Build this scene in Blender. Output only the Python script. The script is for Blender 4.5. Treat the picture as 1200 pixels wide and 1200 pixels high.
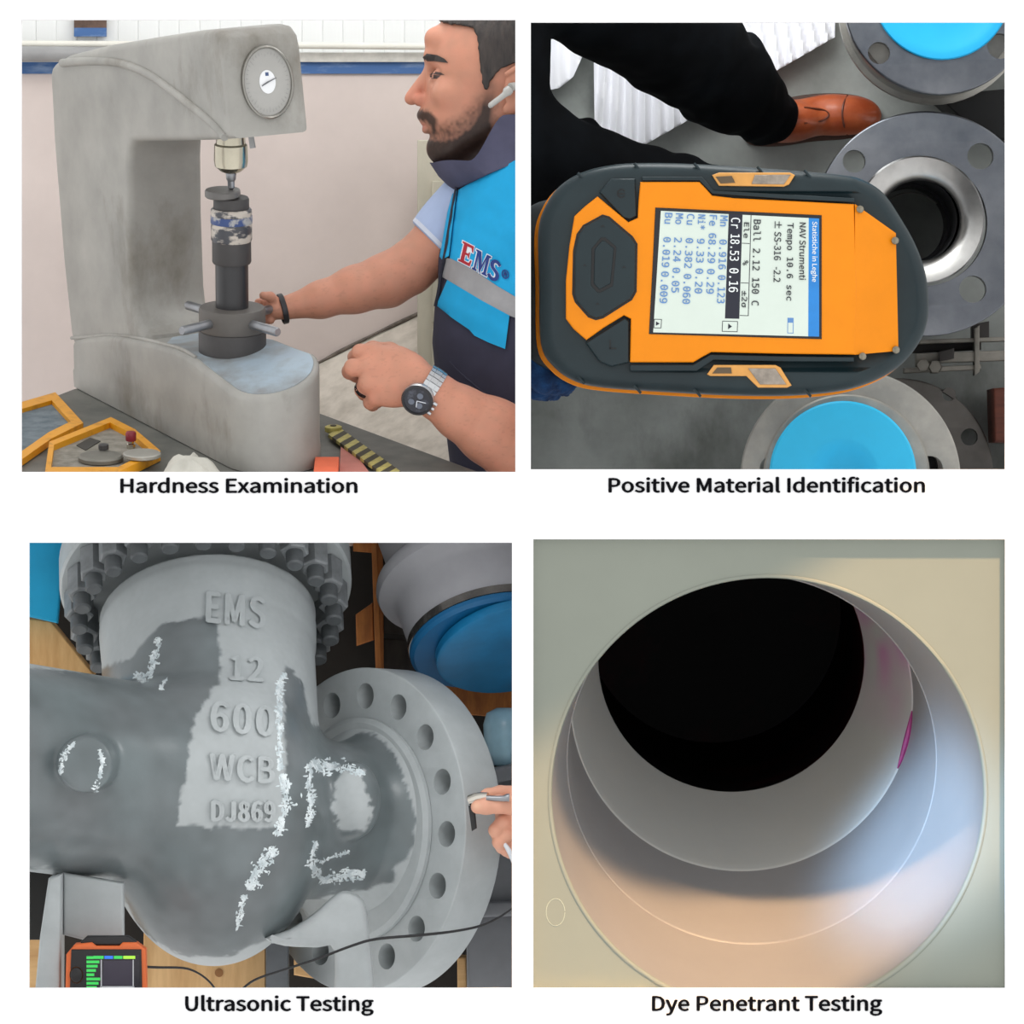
import bpy, bmesh, math, random
import numpy as np
from mathutils import Vector, Matrix
from mathutils.geometry import tessellate_polygon, delaunay_2d_cdt
from mathutils.bvhtree import BVHTree

for o in list(bpy.data.objects):
    bpy.data.objects.remove(o)
random.seed(4)
rng = np.random.default_rng(4)
scene = bpy.context.scene
COL = scene.collection
R = math.radians

# ------------------------------------------------------------------ camera, sky, lights, exposure
S = 0.0012            # metres for one picture unit on the front face of the display wall
D = 10000.0           # camera distance from that face, in the same units
def at(x, y, d=0.0):
    k = 1 + d / D
    return Vector(((x - 600) * k * S, d * S, (600 + (600 - y) * k) * S))

cam_d = bpy.data.cameras.new('camera')
cam_d.sensor_width = 36.0
cam_d.lens = 36.0 * D / 1200.0
cam_d.clip_end = 60
cam = bpy.data.objects.new('camera', cam_d)
cam.location = (0, -D * S, 600 * S)
cam.rotation_euler = (R(90), 0, 0)
COL.objects.link(cam)
scene.camera = cam

world = bpy.data.worlds.new('sky')
scene.world = world
world.use_nodes = True
bg = world.node_tree.nodes['Background']
bg.inputs[0].default_value = (1.0, 1.0, 1.0, 1)
bg.inputs[1].default_value = 1.2

def area(name, x, y, d, tx, ty, td, size, power, color=(1, 1, 1), size_y=None, spread=None):
    l = bpy.data.lights.new(name, 'AREA')
    l.energy = power; l.size = size * S; l.color = color
    if size_y: l.shape = 'RECTANGLE'; l.size_y = size_y * S
    if spread: l.spread = R(spread)
    o = bpy.data.objects.new(name, l)
    p = at(x, y, d); q = at(tx, ty, td)
    o.location = p
    o.rotation_euler = (q - p).to_track_quat('-Z', 'Y').to_euler()
    COL.objects.link(o)
    return o
def spot(name, x, y, d, tx, ty, td, power, color, angle, blend, rad):
    l = bpy.data.lights.new(name, 'SPOT')
    l.energy = power; l.color = color; l.spot_size = R(angle); l.spot_blend = blend
    l.shadow_soft_size = rad * S
    o = bpy.data.objects.new(name, l)
    p = at(x, y, d); q = at(tx, ty, td)
    o.location = p
    o.rotation_euler = (q - p).to_track_quat('-Z', 'Y').to_euler()
    COL.objects.link(o)
    return o
area('bay_fill_tester', 260, -330, 120, 320, 330, 650, 620, 1.6, (1, 0.98, 0.95), 300)  # unseen fill light, added to brighten the tester bay
area('bay_fill_floor', 760, -300, 260, 930, 330, 720, 500, 5.6, (0.97, 1.0, 1.0), 260)  # unseen overhead fill, added to lift the concrete floor
area('bay_fill_valve', 520, 631.8, 95, 380, 960, 330, 150, 0.9, (1, 1, 1), 100)  # hidden fill under the slab, added for highlights on the valve
area('warm_lamp', 1140, 230, -380, 950, 905, 0, 700, 1.75, (1.0, 0.61, 0.30), 270, 5)
spot('cool_lamp', 380, 560, -900, 1040, 960, 60, 300, (0.38, 0.64, 1.0), 15, 0.8, 50)
vs = scene.view_settings
vs.view_transform = 'Standard'; vs.look = 'None'; vs.gamma = 1.0
vs.use_curve_mapping = False
vs.exposure = 0.0

# ------------------------------------------------------------------ materials
def lin(c):
    out = []
    for v in c[:3]:
        v = v / 255.0
        out.append(v / 12.92 if v <= 0.04045 else ((v + 0.055) / 1.055) ** 2.4)
    return tuple(out)
MATS = {}
def mat(name, rgb, rough=0.5, metal=0.0, var=0.12, scale=18.0, bump=0.0, bscale=60.0,
        spec=0.5, rgb2=None, stretch=(1, 1, 1), detail=6, emit=0.0, coat=0.0, attr=None, lo=0.35, hi=0.65, grime=None):
    if name in MATS: return MATS[name]
    m = bpy.data.materials.new(name); m.use_nodes = True
    nt = m.node_tree; N = nt.nodes; L = nt.links
    b = N['Principled BSDF']
    c = lin(rgb)
    b.inputs['Roughness'].default_value = rough
    b.inputs['Metallic'].default_value = metal
    b.inputs['Specular IOR Level'].default_value = spec
    b.inputs['Coat Weight'].default_value = coat
    tc = N.new('ShaderNodeTexCoord'); mp = N.new('ShaderNodeMapping')
    mp.inputs['Scale'].default_value = stretch
    L.new(tc.outputs['Object'], mp.inputs['Vector'])
    nz = N.new('ShaderNodeTexNoise'); nz.inputs['Scale'].default_value = scale
    nz.inputs['Detail'].default_value = detail; nz.inputs['Roughness'].default_value = 0.6
    L.new(mp.outputs['Vector'], nz.inputs['Vector'])
    rp = N.new('ShaderNodeValToRGB')
    rp.color_ramp.elements[0].position = lo; rp.color_ramp.elements[1].position = hi
    if rgb2 is None:
        a = tuple(max(0, x * (1 - var)) for x in c); z = tuple(min(1, x * (1 + var)) for x in c)
    else:
        a = c; z = lin(rgb2)
    rp.color_ramp.elements[0].color = (*a, 1); rp.color_ramp.elements[1].color = (*z, 1)
    L.new(nz.outputs['Fac'], rp.inputs['Fac'])
    colour = rp.outputs['Color']
    if grime:
        g_rgb, g_scale, g_lo, g_hi = grime
        gm = N.new('ShaderNodeMapping'); gm.inputs['Scale'].default_value = (1, 1, 0.55); gm.inputs['Location'].default_value = (3.1, 1.7, 0.4)
        L.new(tc.outputs['Object'], gm.inputs['Vector'])
        gn = N.new('ShaderNodeTexNoise'); gn.inputs['Scale'].default_value = g_scale; gn.inputs['Detail'].default_value = 7
        gn.inputs['Roughness'].default_value = 0.65
        L.new(gm.outputs['Vector'], gn.inputs['Vector'])
        gr = N.new('ShaderNodeMapRange'); gr.inputs['From Min'].default_value = g_lo; gr.inputs['From Max'].default_value = g_hi
        L.new(gn.outputs['Fac'], gr.inputs['Value'])
        gx = N.new('ShaderNodeMix'); gx.data_type = 'RGBA'
        L.new(gr.outputs['Result'], gx.inputs[0]); L.new(colour, gx.inputs[6]); gx.inputs[7].default_value = (*lin(g_rgb), 1)
        colour = gx.outputs[2]
    if attr:
        at_ = N.new('ShaderNodeAttribute'); at_.attribute_name = attr
        mx = N.new('ShaderNodeMix'); mx.data_type = 'RGBA'; mx.blend_type = 'MULTIPLY'
        mx.inputs[0].default_value = 1.0
        L.new(at_.outputs['Color'], mx.inputs[6]); L.new(colour, mx.inputs[7])
        L.new(mx.outputs[2], b.inputs['Base Color'])
    else:
        L.new(colour, b.inputs['Base Color'])
    if bump > 0:
        n2 = N.new('ShaderNodeTexNoise'); n2.inputs['Scale'].default_value = bscale
        n2.inputs['Detail'].default_value = 4
        L.new(mp.outputs['Vector'], n2.inputs['Vector'])
        bp = N.new('ShaderNodeBump'); bp.inputs['Strength'].default_value = bump
        bp.inputs['Distance'].default_value = 0.003
        L.new(n2.outputs['Fac'], bp.inputs['Height']); L.new(bp.outputs['Normal'], b.inputs['Normal'])
    if emit > 0:
        L.new(rp.outputs['Color'], b.inputs['Emission Color'])
        b.inputs['Emission Strength'].default_value = emit
    MATS[name] = m
    return m
def radial_brush(m, amount=0.8):
    nt = m.node_tree; t = nt.nodes.new('ShaderNodeTangent'); t.direction_type = 'RADIAL'; t.axis = 'Y'
    b = nt.nodes['Principled BSDF']; b.inputs['Anisotropic'].default_value = amount
    nt.links.new(t.outputs['Tangent'], b.inputs['Tangent'])
def attr_rough(m, attr, dry, wet):
    nt = m.node_tree
    a = nt.nodes.new('ShaderNodeAttribute'); a.attribute_name = attr
    r = nt.nodes.new('ShaderNodeMapRange')
    r.inputs['To Min'].default_value = dry; r.inputs['To Max'].default_value = wet
    nt.links.new(a.outputs['Fac'], r.inputs['Value'])
    nt.links.new(r.outputs['Result'], nt.nodes['Principled BSDF'].inputs['Roughness'])

# ------------------------------------------------------------------ frames and object builders
class Frame:
    """uniform metric frame anchored where picture point (x, y) lies at depth d"""
    def __init__(s, x, y, d):
        s.o = at(x, y, d); s.x = x; s.y = y; s.d = d; s.k = 1 + d / D
    def __call__(s, p):
        q = S * s.k
        return Vector((s.o.x + (p[0] - s.x) * q, s.o.y + (p[2] - s.d) * q, s.o.z - (p[1] - s.y) * q))
    def arr(s, P):
        P = np.asarray(P, float); q = S * s.k
        return np.stack([s.o.x + (P[:, 0] - s.x) * q, s.o.y + (P[:, 2] - s.d) * q, s.o.z - (P[:, 1] - s.y) * q], 1)

ORG = {}
def setp(o, label=None, cat=None, group=None, kind=None):
    if label: o['label'] = label
    if cat: o['category'] = cat
    if group: o['group'] = group
    if kind: o['kind'] = kind
    return o
def thing(name, label, cat, loc, group=None):
    o = bpy.data.objects.new(name, None); o.empty_display_size = 0.02
    COL.objects.link(o)
    o.location = loc; ORG[o] = Vector(loc)
    return setp(o, label, cat, group)
def mk(name, V, faces, m, parent=None, smooth=35, clip=None, recalc=True, label=None, cat=None, group=None, kind=None, cols=None, attrs=None):
    """one mesh object from world-space vertices"""
    V = np.asarray([tuple(v) for v in V] if not isinstance(V, np.ndarray) else V, float)
    org = Vector(((V[:, 0].min() + V[:, 0].max()) / 2, (V[:, 1].min() + V[:, 1].max()) / 2, V[:, 2].min()))
    L = V - np.array(org)
    me = bpy.data.meshes.new(name)
    me.from_pydata(L.tolist(), [], [list(map(int, f)) for f in faces])
    me.update()
    if cols is not None:
        a = me.color_attributes.new('Col', 'FLOAT_COLOR', 'POINT')
        c4 = np.ones((len(L), 4), np.float32); c4[:, :3] = cols
        a.data.foreach_set('color', c4.ravel())
    if attrs:
        for k_, v_ in attrs.items():
            a = me.attributes.new(k_, 'FLOAT', 'POINT'); a.data.foreach_set('value', np.asarray(v_, np.float32))
    if recalc or clip:
        bm = bmesh.new(); bm.from_mesh(me)
        if recalc: bmesh.ops.recalc_face_normals(bm, faces=bm.faces)
        for c in (clip or []):
            co, no = c
            g = bm.verts[:] + bm.edges[:] + bm.faces[:]
            r = bmesh.ops.bisect_plane(bm, geom=g, plane_co=Vector(co) - org, plane_no=no, clear_outer=True)
            ed = [e for e in r['geom_cut'] if isinstance(e, bmesh.types.BMEdge)]
            if ed: bmesh.ops.holes_fill(bm, edges=ed)
        bm.to_mesh(me); bm.free()
    if smooth:
        me.shade_smooth()
        if smooth < 180: me.set_sharp_from_angle(angle=R(smooth))
    me.materials.append(m)
    o = bpy.data.objects.new(name, me); COL.objects.link(o)
    ORG[o] = org
    if parent is not None:
        o.parent = parent; o.location = org - ORG[parent]
    else:
        o.location = org
    return setp(o, label, cat, group, kind)

def catmull(pts, n=6, closed=False):
    P = [np.array(p, float) for p in pts]; m = len(P); out = []
    rng_ = range(m) if closed else range(m - 1)
    for i in rng_:
        if closed: a, b, c, d = P[(i - 1) % m], P[i], P[(i + 1) % m], P[(i + 2) % m]
        else: a, b, c, d = P[max(i - 1, 0)], P[i], P[i + 1], P[min(i + 2, m - 1)]
        for j in range(n):
            t = j / n
            out.append(0.5 * (2 * b + (c - a) * t + (2 * a - 5 * b + 4 * c - d) * t * t + (3 * b - a - 3 * c + d) * t ** 3))
    if not closed: out.append(P[-1])
    return out
def loft(loops, cap=True, closed=True):
    """loops: list of equal-length loops of points -> verts, faces"""
    n = len(loops[0]); V = [tuple(p) for lp in loops for p in lp]; F = []
    for i in range(len(loops) - 1):
        for j in range(n if closed else n - 1):
            a = i * n + j; b = i * n + (j + 1) % n
            F.append((a, b, b + n, a + n))
    if cap:
        F.append(tuple(range(n - 1, -1, -1))); F.append(tuple(range((len(loops) - 1) * n, len(loops) * n)))
    return V, F
def tube(path, n=16, sub=5, cap=True, flat=None):
    """path of (x,y,d,r) in picture units; returns V,F in picture units"""
    P = catmull(path, sub) if sub > 1 else [np.array(p, float) for p in path]
    loops = []; up = None
    for i, p in enumerate(P):
        a = P[max(i - 1, 0)][:3]; b = P[min(i + 1, len(P) - 1)][:3]
        t = b - a; t = t / (np.linalg.norm(t) + 1e-9)
        if up is None:
            up = np.array([0, 1, 0.]) if abs(t[1]) < .9 else np.array([1., 0, 0])
        s1 = np.cross(t, up); s1 /= np.linalg.norm(s1) + 1e-9
        up = np.cross(s1, t)
        lp = []
        for j in range(n):
            w = 2 * math.pi * j / n
            lp.append(p[:3] + p[3] * (math.cos(w) * s1 + math.sin(w) * up * (flat or 1)))
        loops.append(lp)
    return loft(loops, cap)
def box(c0, c1, mapf=lambda p: p):
    V = [mapf((x, y, z)) for x in (c0[0], c1[0]) for y in (c0[1], c1[1]) for z in (c0[2], c1[2])]
    return V, [(0, 1, 3, 2), (4, 6, 7, 5), (0, 4, 5, 1), (2, 3, 7, 6), (0, 2, 6, 4), (1, 5, 7, 3)]
def join(*vf):
    V = []; F = []
    for v, f in vf:
        o = len(V); V += [tuple(p) for p in v]; F += [tuple(i + o for i in q) for q in f]
    return V, F
def area2(P):
    return 0.5 * sum(P[i][0] * P[(i + 1) % len(P)][1] - P[(i + 1) % len(P)][0] * P[i][1] for i in range(len(P)))
def inset(P, e):
    P = [np.array(p[:2], float) for p in P]; n = len(P); sg = 1 if area2(P) > 0 else -1; out = []
    for i in range(n):
        a = P[i] - P[i - 1]; b = P[(i + 1) % n] - P[i]
        a /= np.linalg.norm(a) + 1e-9; b /= np.linalg.norm(b) + 1e-9
        na = np.array([-a[1], a[0]]) * sg; nb = np.array([-b[1], b[0]]) * sg
        m = na + nb; l = max(0.5, 1 + np.dot(na, nb))
        out.append(P[i] + m / l * e)
    return out
def prism(poly, c0, c1, bev=0, mapf=lambda a, b, c: (a, b, c), seg=3, both=True, holes=(), taper=0):
    """poly in (a,b), extruded along c from c0 (front) to c1; rounded edges; holes are loops"""
    loops = []
    sgn = 1 if c1 > c0 else -1
    if bev > 0:
        for i in range(seg + 1):
            w = math.pi / 2 * i / seg
            loops.append((inset(poly, bev * (1 - math.sin(w))), c0 + sgn * bev * (1 - math.cos(w))))
        if both:
            for i in range(seg + 1):
                w = math.pi / 2 * i / seg
                loops.append((inset(poly, bev * (1 - math.cos(w)) + taper), c1 - sgn * bev * (1 - math.sin(w))))
        else: loops.append((inset(poly, taper) if taper else poly, c1))
    else:
        loops = [(poly, c0), (inset(poly, taper) if taper else poly, c1)]
    n = len(poly)
    V = [mapf(p[0], p[1], c) for lp, c in loops for p in lp]; F = []
    for i in range(len(loops) - 1):
        for j in range(n):
            a = i * n + j; b = i * n + (j + 1) % n
            F.append((a, b, b + n, a + n))
    def cap(lp, c, base):
        ls = [[Vector((p[0], p[1], 0)) for p in lp]] + [[Vector((p[0], p[1], 0)) for p in h] for h in holes]
        idx = list(range(base, base + n)); k = hole_base[0 if base == 0 else 1]
        for h in holes:
            idx += list(range(k, k + len(h))); k += len(h)
        for t in tessellate_polygon(ls): F.append(tuple(idx[i] for i in t))
    hole_base = [len(V), 0]
    for h in holes: V += [mapf(p[0], p[1], c0) for p in h]
    hole_base[1] = len(V)
    for h in holes: V += [mapf(p[0], p[1], c1) for p in h]
    a0, b0 = hole_base
    for h in holes:
        m = len(h)
        for j in range(m):
            F.append((a0 + j, b0 + j, b0 + (j + 1) % m, a0 + (j + 1) % m))
        a0 += m; b0 += m
    cap(loops[0][0], loops[0][1], 0)
    cap(loops[-1][0], loops[-1][1], (len(loops) - 1) * n)
    return V, F
def circle(cx, cy, r, n=40, ry=None, ph=0):
    return [(cx + r * math.cos(2 * math.pi * i / n + ph), cy + (ry or r) * math.sin(2 * math.pi * i / n + ph)) for i in range(n)]
def lathe(prof, n=40, mapf=lambda p: p, cap=True):
    """prof [(r, h)] about the h axis; mapf takes (a, b, h)"""
    loops = []
    for r, h in prof:
        loops.append([mapf((r * math.cos(2 * math.pi * j / n), r * math.sin(2 * math.pi * j / n), h)) for j in range(n)])
    return loft(loops, cap)
def patch(poly, depth, thick=2.0, step=6.0, off=0.0):
    """sheet cut to an outline that follows the surface depth(x, y); has thickness"""
    P = [np.array(p, float) for p in poly]
    B = []
    for i in range(len(P)):
        a = P[i]; b = P[(i + 1) % len(P)]; m = max(1, int(np.linalg.norm(b - a) / step))
        for j in range(m): B.append(a + (b - a) * j / m)
    xs = np.array(B); lo = xs.min(0); hi = xs.max(0)
    pts = [Vector(p) for p in B]
    gx, gy = np.meshgrid(np.arange(lo[0], hi[0], step), np.arange(lo[1], hi[1], step))
    G = np.stack([gx.ravel() + 0.37, gy.ravel() + 0.41], 1)
    ins = inpoly(G, xs); dist = np.min(np.linalg.norm(G[:, None] - xs[None], axis=2), 1)
    pts += [Vector(p) for p in G[ins & (dist > step * 0.45)]]
    n = len(B)
    v, e, f, *_ = delaunay_2d_cdt(pts, [(i, (i + 1) % n) for i in range(n)], [], 1, 1e-5)
    v = [(p.x, p.y) for p in v]
    m = len(v)
    V = [(x, y, depth(x, y) - off - thick) for x, y in v] + [(x, y, depth(x, y) - off) for x, y in v]
    F = [tuple(q) for q in f] + [tuple(i + m for i in reversed(q)) for q in f]
    from collections import Counter
    cnt = Counter()
    for q in f:
        for i in range(len(q)): cnt[frozenset((q[i], q[(i + 1) % len(q)]))] += 1
    for q in f:
        for i in range(len(q)):
            a, b = q[i], q[(i + 1) % len(q)]
            if cnt[frozenset((a, b))] == 1: F.append((b, a, a + m, b + m))
    return V, F
def inpoly(G, P):
    G = np.asarray(G, float); P = np.asarray(P, float)
    x, y = G[:, 0], G[:, 1]; c = np.zeros(len(G), bool); n = len(P); j = n - 1
    for i in range(n):
        xi, yi = P[i]; xj, yj = P[j]
        t = ((yi > y) != (yj > y)) & (x < (xj - xi) * (y - yi) / (yj - yi + 1e-12) + xi)
        c ^= t; j = i
    return c
def polydist(G, P):
    """signed distance to outline, negative inside"""
    G = np.asarray(G, float); P = np.asarray(P, float); d = np.full(len(G), 1e9)
    for i in range(len(P)):
        a = P[i]; b = P[(i + 1) % len(P)]; ab = b - a
        t = np.clip(((G - a) @ ab) / (ab @ ab + 1e-9), 0, 1)
        d = np.minimum(d, np.hypot(*(G - a - t[:, None] * ab).T))
    return np.where(inpoly(G, P), -d, d)
def pxobj(F, name, vf, m, parent=None, **kw):
    return mk(name, F.arr([tuple(p) for p in vf[0]]), vf[1], m, parent, **kw)

# ------------------------------------------------------------------ lettering
import os
def blender_font(fn):
    try: return bpy.data.fonts.load(os.path.join(bpy.utils.system_resource('DATAFILES'), 'fonts', fn))
    except Exception: return None      # falls back to the built-in face
SANS = blender_font('Noto Sans CJK Regular.woff2'); MONO = blender_font('DejaVuSansMono.woff2')
def text2d(s, bold=0.0, shear=0.0, spacing=1.0, depth=0.01, font=None):
    c = bpy.data.curves.new('lettering', 'FONT'); c.body = s; c.offset = bold; c.font = font or SANS or c.font; c.shear = shear
    c.space_character = spacing; c.resolution_u = 3; c.extrude = depth
    o = bpy.data.objects.new('lettering', c); COL.objects.link(o)
    dg = bpy.context.evaluated_depsgraph_get()
    me = bpy.data.meshes.new_from_object(o.evaluated_get(dg))
    V = np.array([v.co[:] for v in me.vertices]); F = [tuple(p.vertices) for p in me.polygons]
    bpy.data.objects.remove(o); bpy.data.curves.remove(c); bpy.data.meshes.remove(me)
    return V, F
def text_px(s, origin, ax, ay, depth, thick=1.5, bold=0.0, shear=0.0, spacing=1.0, font=None, fat=0.0):
    """fit the text's bounding box to origin + a*ax + b*ay (ax along the line, ay up the letters);
    fat thickens the strokes by that many units"""
    V, F = text2d(s, bold, shear, spacing, font=font)
    lo = V.min(0); hi = V.max(0); U = (V - lo) / (hi - lo + 1e-9)
    o = np.array(origin, float); ax = np.array(ax, float); ay = np.array(ay, float)
    ex = ax / np.linalg.norm(ax); ey = ay / np.linalg.norm(ay)
    fr = V[:, 2] > 0; out = []; FF_ = []
    offs = [(0, 0)] if fat <= 0 else [(-fat / 2, 0), (fat / 2, 0), (0, fat * .3), (0, -fat * .3)]
    for i, (a, b) in enumerate(offs):
        Q = o + U[:, :1] * (ax - ex * fat) + U[:, 1:2] * (ay - ey * fat * .6) + ex * (fat / 2 + a) + ey * (fat * .3 + b)
        base = len(out)
        out += [(q[0], q[1], depth(q[0], q[1]) - (thick + i * 0.02 if f else -0.5)) for q, f in zip(Q, fr)]
        FF_ += [tuple(j + base for j in f) for f in F]
    return out, FF_

# ------------------------------------------------------------------ signed-distance modelling for cast and living forms
class Sdf:
    def __init__(s, lo, hi, h):
        s.lo = np.array(lo, float); s.h = h
        s.n = np.ceil((np.array(hi, float) - s.lo) / h).astype(int) + 1
        s.g = np.full(tuple(s.n), 60.0, np.float32)
    def block(s, lo, hi):
        a = np.clip(np.floor((np.array(lo) - s.lo) / s.h).astype(int), 0, s.n)
        b = np.clip(np.ceil((np.array(hi) - s.lo) / s.h).astype(int) + 1, 0, s.n)
        if np.any(b <= a): return None
        sl = tuple(slice(i, j) for i, j in zip(a, b))
        ax = [(np.arange(i, j) * s.h + l).astype(np.float32) for i, j, l in zip(a, b, s.lo)]
        X = ax[0][:, None, None]; Y = ax[1][None, :, None]; Z = ax[2][None, None, :]
        return sl, X, Y, Z
    def mix(s, sl, f, k, sub):
        g = s.g[sl]
        if sub:
            f = -f
            h = np.clip(0.5 - 0.5 * (g - f) / k, 0, 1) if k > 0 else None
            s.g[sl] = np.maximum(g, f) if k <= 0 else g * (1 - h) + f * h + k * h * (1 - h)
        else:
            if k <= 0: s.g[sl] = np.minimum(g, f)
            else:
                h = np.clip(0.5 + 0.5 * (g - f) / k, 0, 1)
                s.g[sl] = g * (1 - h) + f * h - k * h * (1 - h)
    def cap(s, a, b, ra, rb=None, k=6, sub=False, sq=None):
        rb = ra if rb is None else rb
        a = np.array(a, float); b = np.array(b, float); m = max(ra, rb) + 2 * k + 4
        B = s.block(np.minimum(a, b) - m, np.maximum(a, b) + m)
        if B is None: return
        sl, X, Y, Z = B
        ab = b - a; l2 = ab @ ab + 1e-9
        t = np.clip(((X - a[0]) * ab[0] + (Y - a[1]) * ab[1] + (Z - a[2]) * ab[2]) / l2, 0, 1)
        f = np.sqrt((X - a[0] - t * ab[0]) ** 2 + (Y - a[1] - t * ab[1]) ** 2 + (Z - a[2] - t * ab[2]) ** 2) - (ra + (rb - ra) * t)
        s.mix(sl, f, k, sub)
    def chain(s, pts, k=6):
        for p, q in zip(pts[:-1], pts[1:]): s.cap(p[:3], q[:3], p[3], q[3], k)
    def cyl(s, a, b, ra, rb=None, k=6, sub=False, rnd=4):
        """flat-ended round bar / cone"""
        rb = ra if rb is None else rb
        a = np.array(a, float); b = np.array(b, float); m = max(ra, rb) + 2 * k + 6
        B = s.block(np.minimum(a, b) - m, np.maximum(a, b) + m)
        if B is None: return
        sl, X, Y, Z = B
        L = np.linalg.norm(b - a); n = (b - a) / L
        h = (X - a[0]) * n[0] + (Y - a[1]) * n[1] + (Z - a[2]) * n[2]
        q = np.sqrt(np.maximum((X - a[0]) ** 2 + (Y - a[1]) ** 2 + (Z - a[2]) ** 2 - h * h, 0))
        rr = ra + (rb - ra) * np.clip(h / L, 0, 1)
        dx = q - rr + rnd; dy = np.abs(h - L / 2) - L / 2 + rnd
        f = np.minimum(np.maximum(dx, dy), 0) + np.sqrt(np.maximum(dx, 0) ** 2 + np.maximum(dy, 0) ** 2) - rnd
        s.mix(sl, f, k, sub)
    def ell(s, c, r, k=6, sub=False, rot=None):
        c = np.array(c, float); r = np.array(r, float); m = r.max() + 2 * k + 4
        B = s.block(c - m, c + m)
        if B is None: return
        sl, X, Y, Z = B
        x, y, z = X - c[0], Y - c[1], Z - c[2]
        if rot is not None:
            x, y, z = [rot[i][0] * x + rot[i][1] * y + rot[i][2] * z for i in range(3)]
        k0 = np.sqrt((x / r[0]) ** 2 + (y / r[1]) ** 2 + (z / r[2]) ** 2)
        k1 = np.sqrt((x / r[0] ** 2) ** 2 + (y / r[1] ** 2) ** 2 + (z / r[2] ** 2) ** 2) + 1e-9
        s.mix(sl, k0 * (k0 - 1) / k1, k, sub)
    def mesh(s, g=None):
        g = s.g if g is None else g
        g = g.copy()
        g[0] = g[-1] = 5; g[:, 0] = g[:, -1] = 5; g[:, :, 0] = g[:, :, -1] = 5
        ins = g < 0
        c = [ins[i:ins.shape[0] - 1 + i, j:ins.shape[1] - 1 + j, k:ins.shape[2] - 1 + k] for i in (0, 1) for j in (0, 1) for k in (0, 1)]
        cnt = sum(x.astype(np.int8) for x in c)
        act = (cnt > 0) & (cnt < 8)
        I = np.argwhere(act); idx = np.full(act.shape, -1, np.int64); idx[tuple(I.T)] = np.arange(len(I))
        acc = np.zeros((len(I), 3)); num = np.zeros(len(I))
        cor = [(i, j, k) for i in (0, 1) for j in (0, 1) for k in (0, 1)]
        val = {q: g[I[:, 0] + q[0], I[:, 1] + q[1], I[:, 2] + q[2]] for q in cor}
        for p in cor:
            for ax in range(3):
                if p[ax] == 0:
                    q = list(p); q[ax] = 1; q = tuple(q)
                    a, b = val[p], val[q]; x = (a < 0) != (b < 0)
                    t = np.where(x, a / np.where(x, a - b, 1), 0)
                    pos = np.array(p, float)[None] + np.zeros((len(I), 3)); pos[:, ax] = t
                    acc += pos * x[:, None]; num += x
        V = (I + acc / num[:, None]) * s.h + s.lo
        Fs = []
        for ax in range(3):
            sl0 = [slice(None)] * 3; sl1 = [slice(None)] * 3
            sl0[ax] = slice(0, -1); sl1[ax] = slice(1, None)
            x = ins[tuple(sl0)] != ins[tuple(sl1)]
            E = np.argwhere(x); u, v = (ax + 1) % 3, (ax + 2) % 3
            ok = (E[:, u] > 0) & (E[:, v] > 0) & (E[:, u] < g.shape[u] - 1) & (E[:, v] < g.shape[v] - 1)
            E = E[ok]
            quad = []
            for du, dv in ((-1, -1), (0, -1), (0, 0), (-1, 0)):
                q = E.copy(); q[:, u] += du; q[:, v] += dv
                quad.append(idx[tuple(q.T)])
            Q = np.stack(quad, 1)
            flip = ~ins[tuple(E.T)]
            Q[flip] = Q[flip][:, ::-1]
            Fs.append(Q)
        return V, np.concatenate(Fs)
def vnoise(P, scale, seed=0):
    """cheap smooth value noise in -1..1 at points P"""
    P = np.asarray(P, float) / scale + seed * 17.3
    i = np.floor(P).astype(int); f = P - i; f = f * f * (3 - 2 * f)
    def h(a, b, c):
        n = (a * 374761393 + b * 668265263 + c * 2147483647 + seed * 1013) & 0x7fffffff
        n = ((n ^ (n >> 13)) * 1274126177) & 0x7fffffff
        return (n ^ (n >> 16)) % 65536 / 32768.0 - 1
    r = 0
    for a in (0, 1):
        for b in (0, 1):
            for c in (0, 1):
                w = (f[:, 0] if a else 1 - f[:, 0]) * (f[:, 1] if b else 1 - f[:, 1]) * (f[:, 2] if c else 1 - f[:, 2])
                r = r + w * h(i[:, 0] + a, i[:, 1] + b, i[:, 2] + c)
    return r
# ------------------------------------------------------------------ display wall with its four openings, divider, slab
WHITE = mat('white_board', (251, 251, 252), 0.9, var=0.0, spec=0.1)
INK = mat('black_lettering', (16, 16, 20), 0.9, var=0.05, spec=0.05)
F0 = Frame(600, 600, 0)
OPEN = [((25, 23), (604, 553)), ((622, 26), (1178, 550)), ((34, 636), (600, 1158)), ((622, 632), (1178, 1158))]
holes = [[(a[0], a[1]), (a[0], b[1]), (b[0], b[1]), (b[0], a[1])] for a, b in OPEN]
pxobj(F0, 'wall_front', prism([(-250, -250), (1450, -250), (1450, 1450), (-250, 1450)], 0, 12, holes=holes), WHITE, smooth=0, kind='structure')
pxobj(F0, 'wall_divider', box((607, -250, 12), (619, 1450, 1100)), WHITE, smooth=0, kind='structure')
pxobj(F0, 'floor', box((-250, 558, 12), (606.5, 630, 1100)), WHITE, smooth=0, kind='structure')
pxobj(F0, 'floor.001', box((619.5, 558, 12), (1450, 628, 1100)), WHITE, smooth=0, kind='structure')
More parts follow.
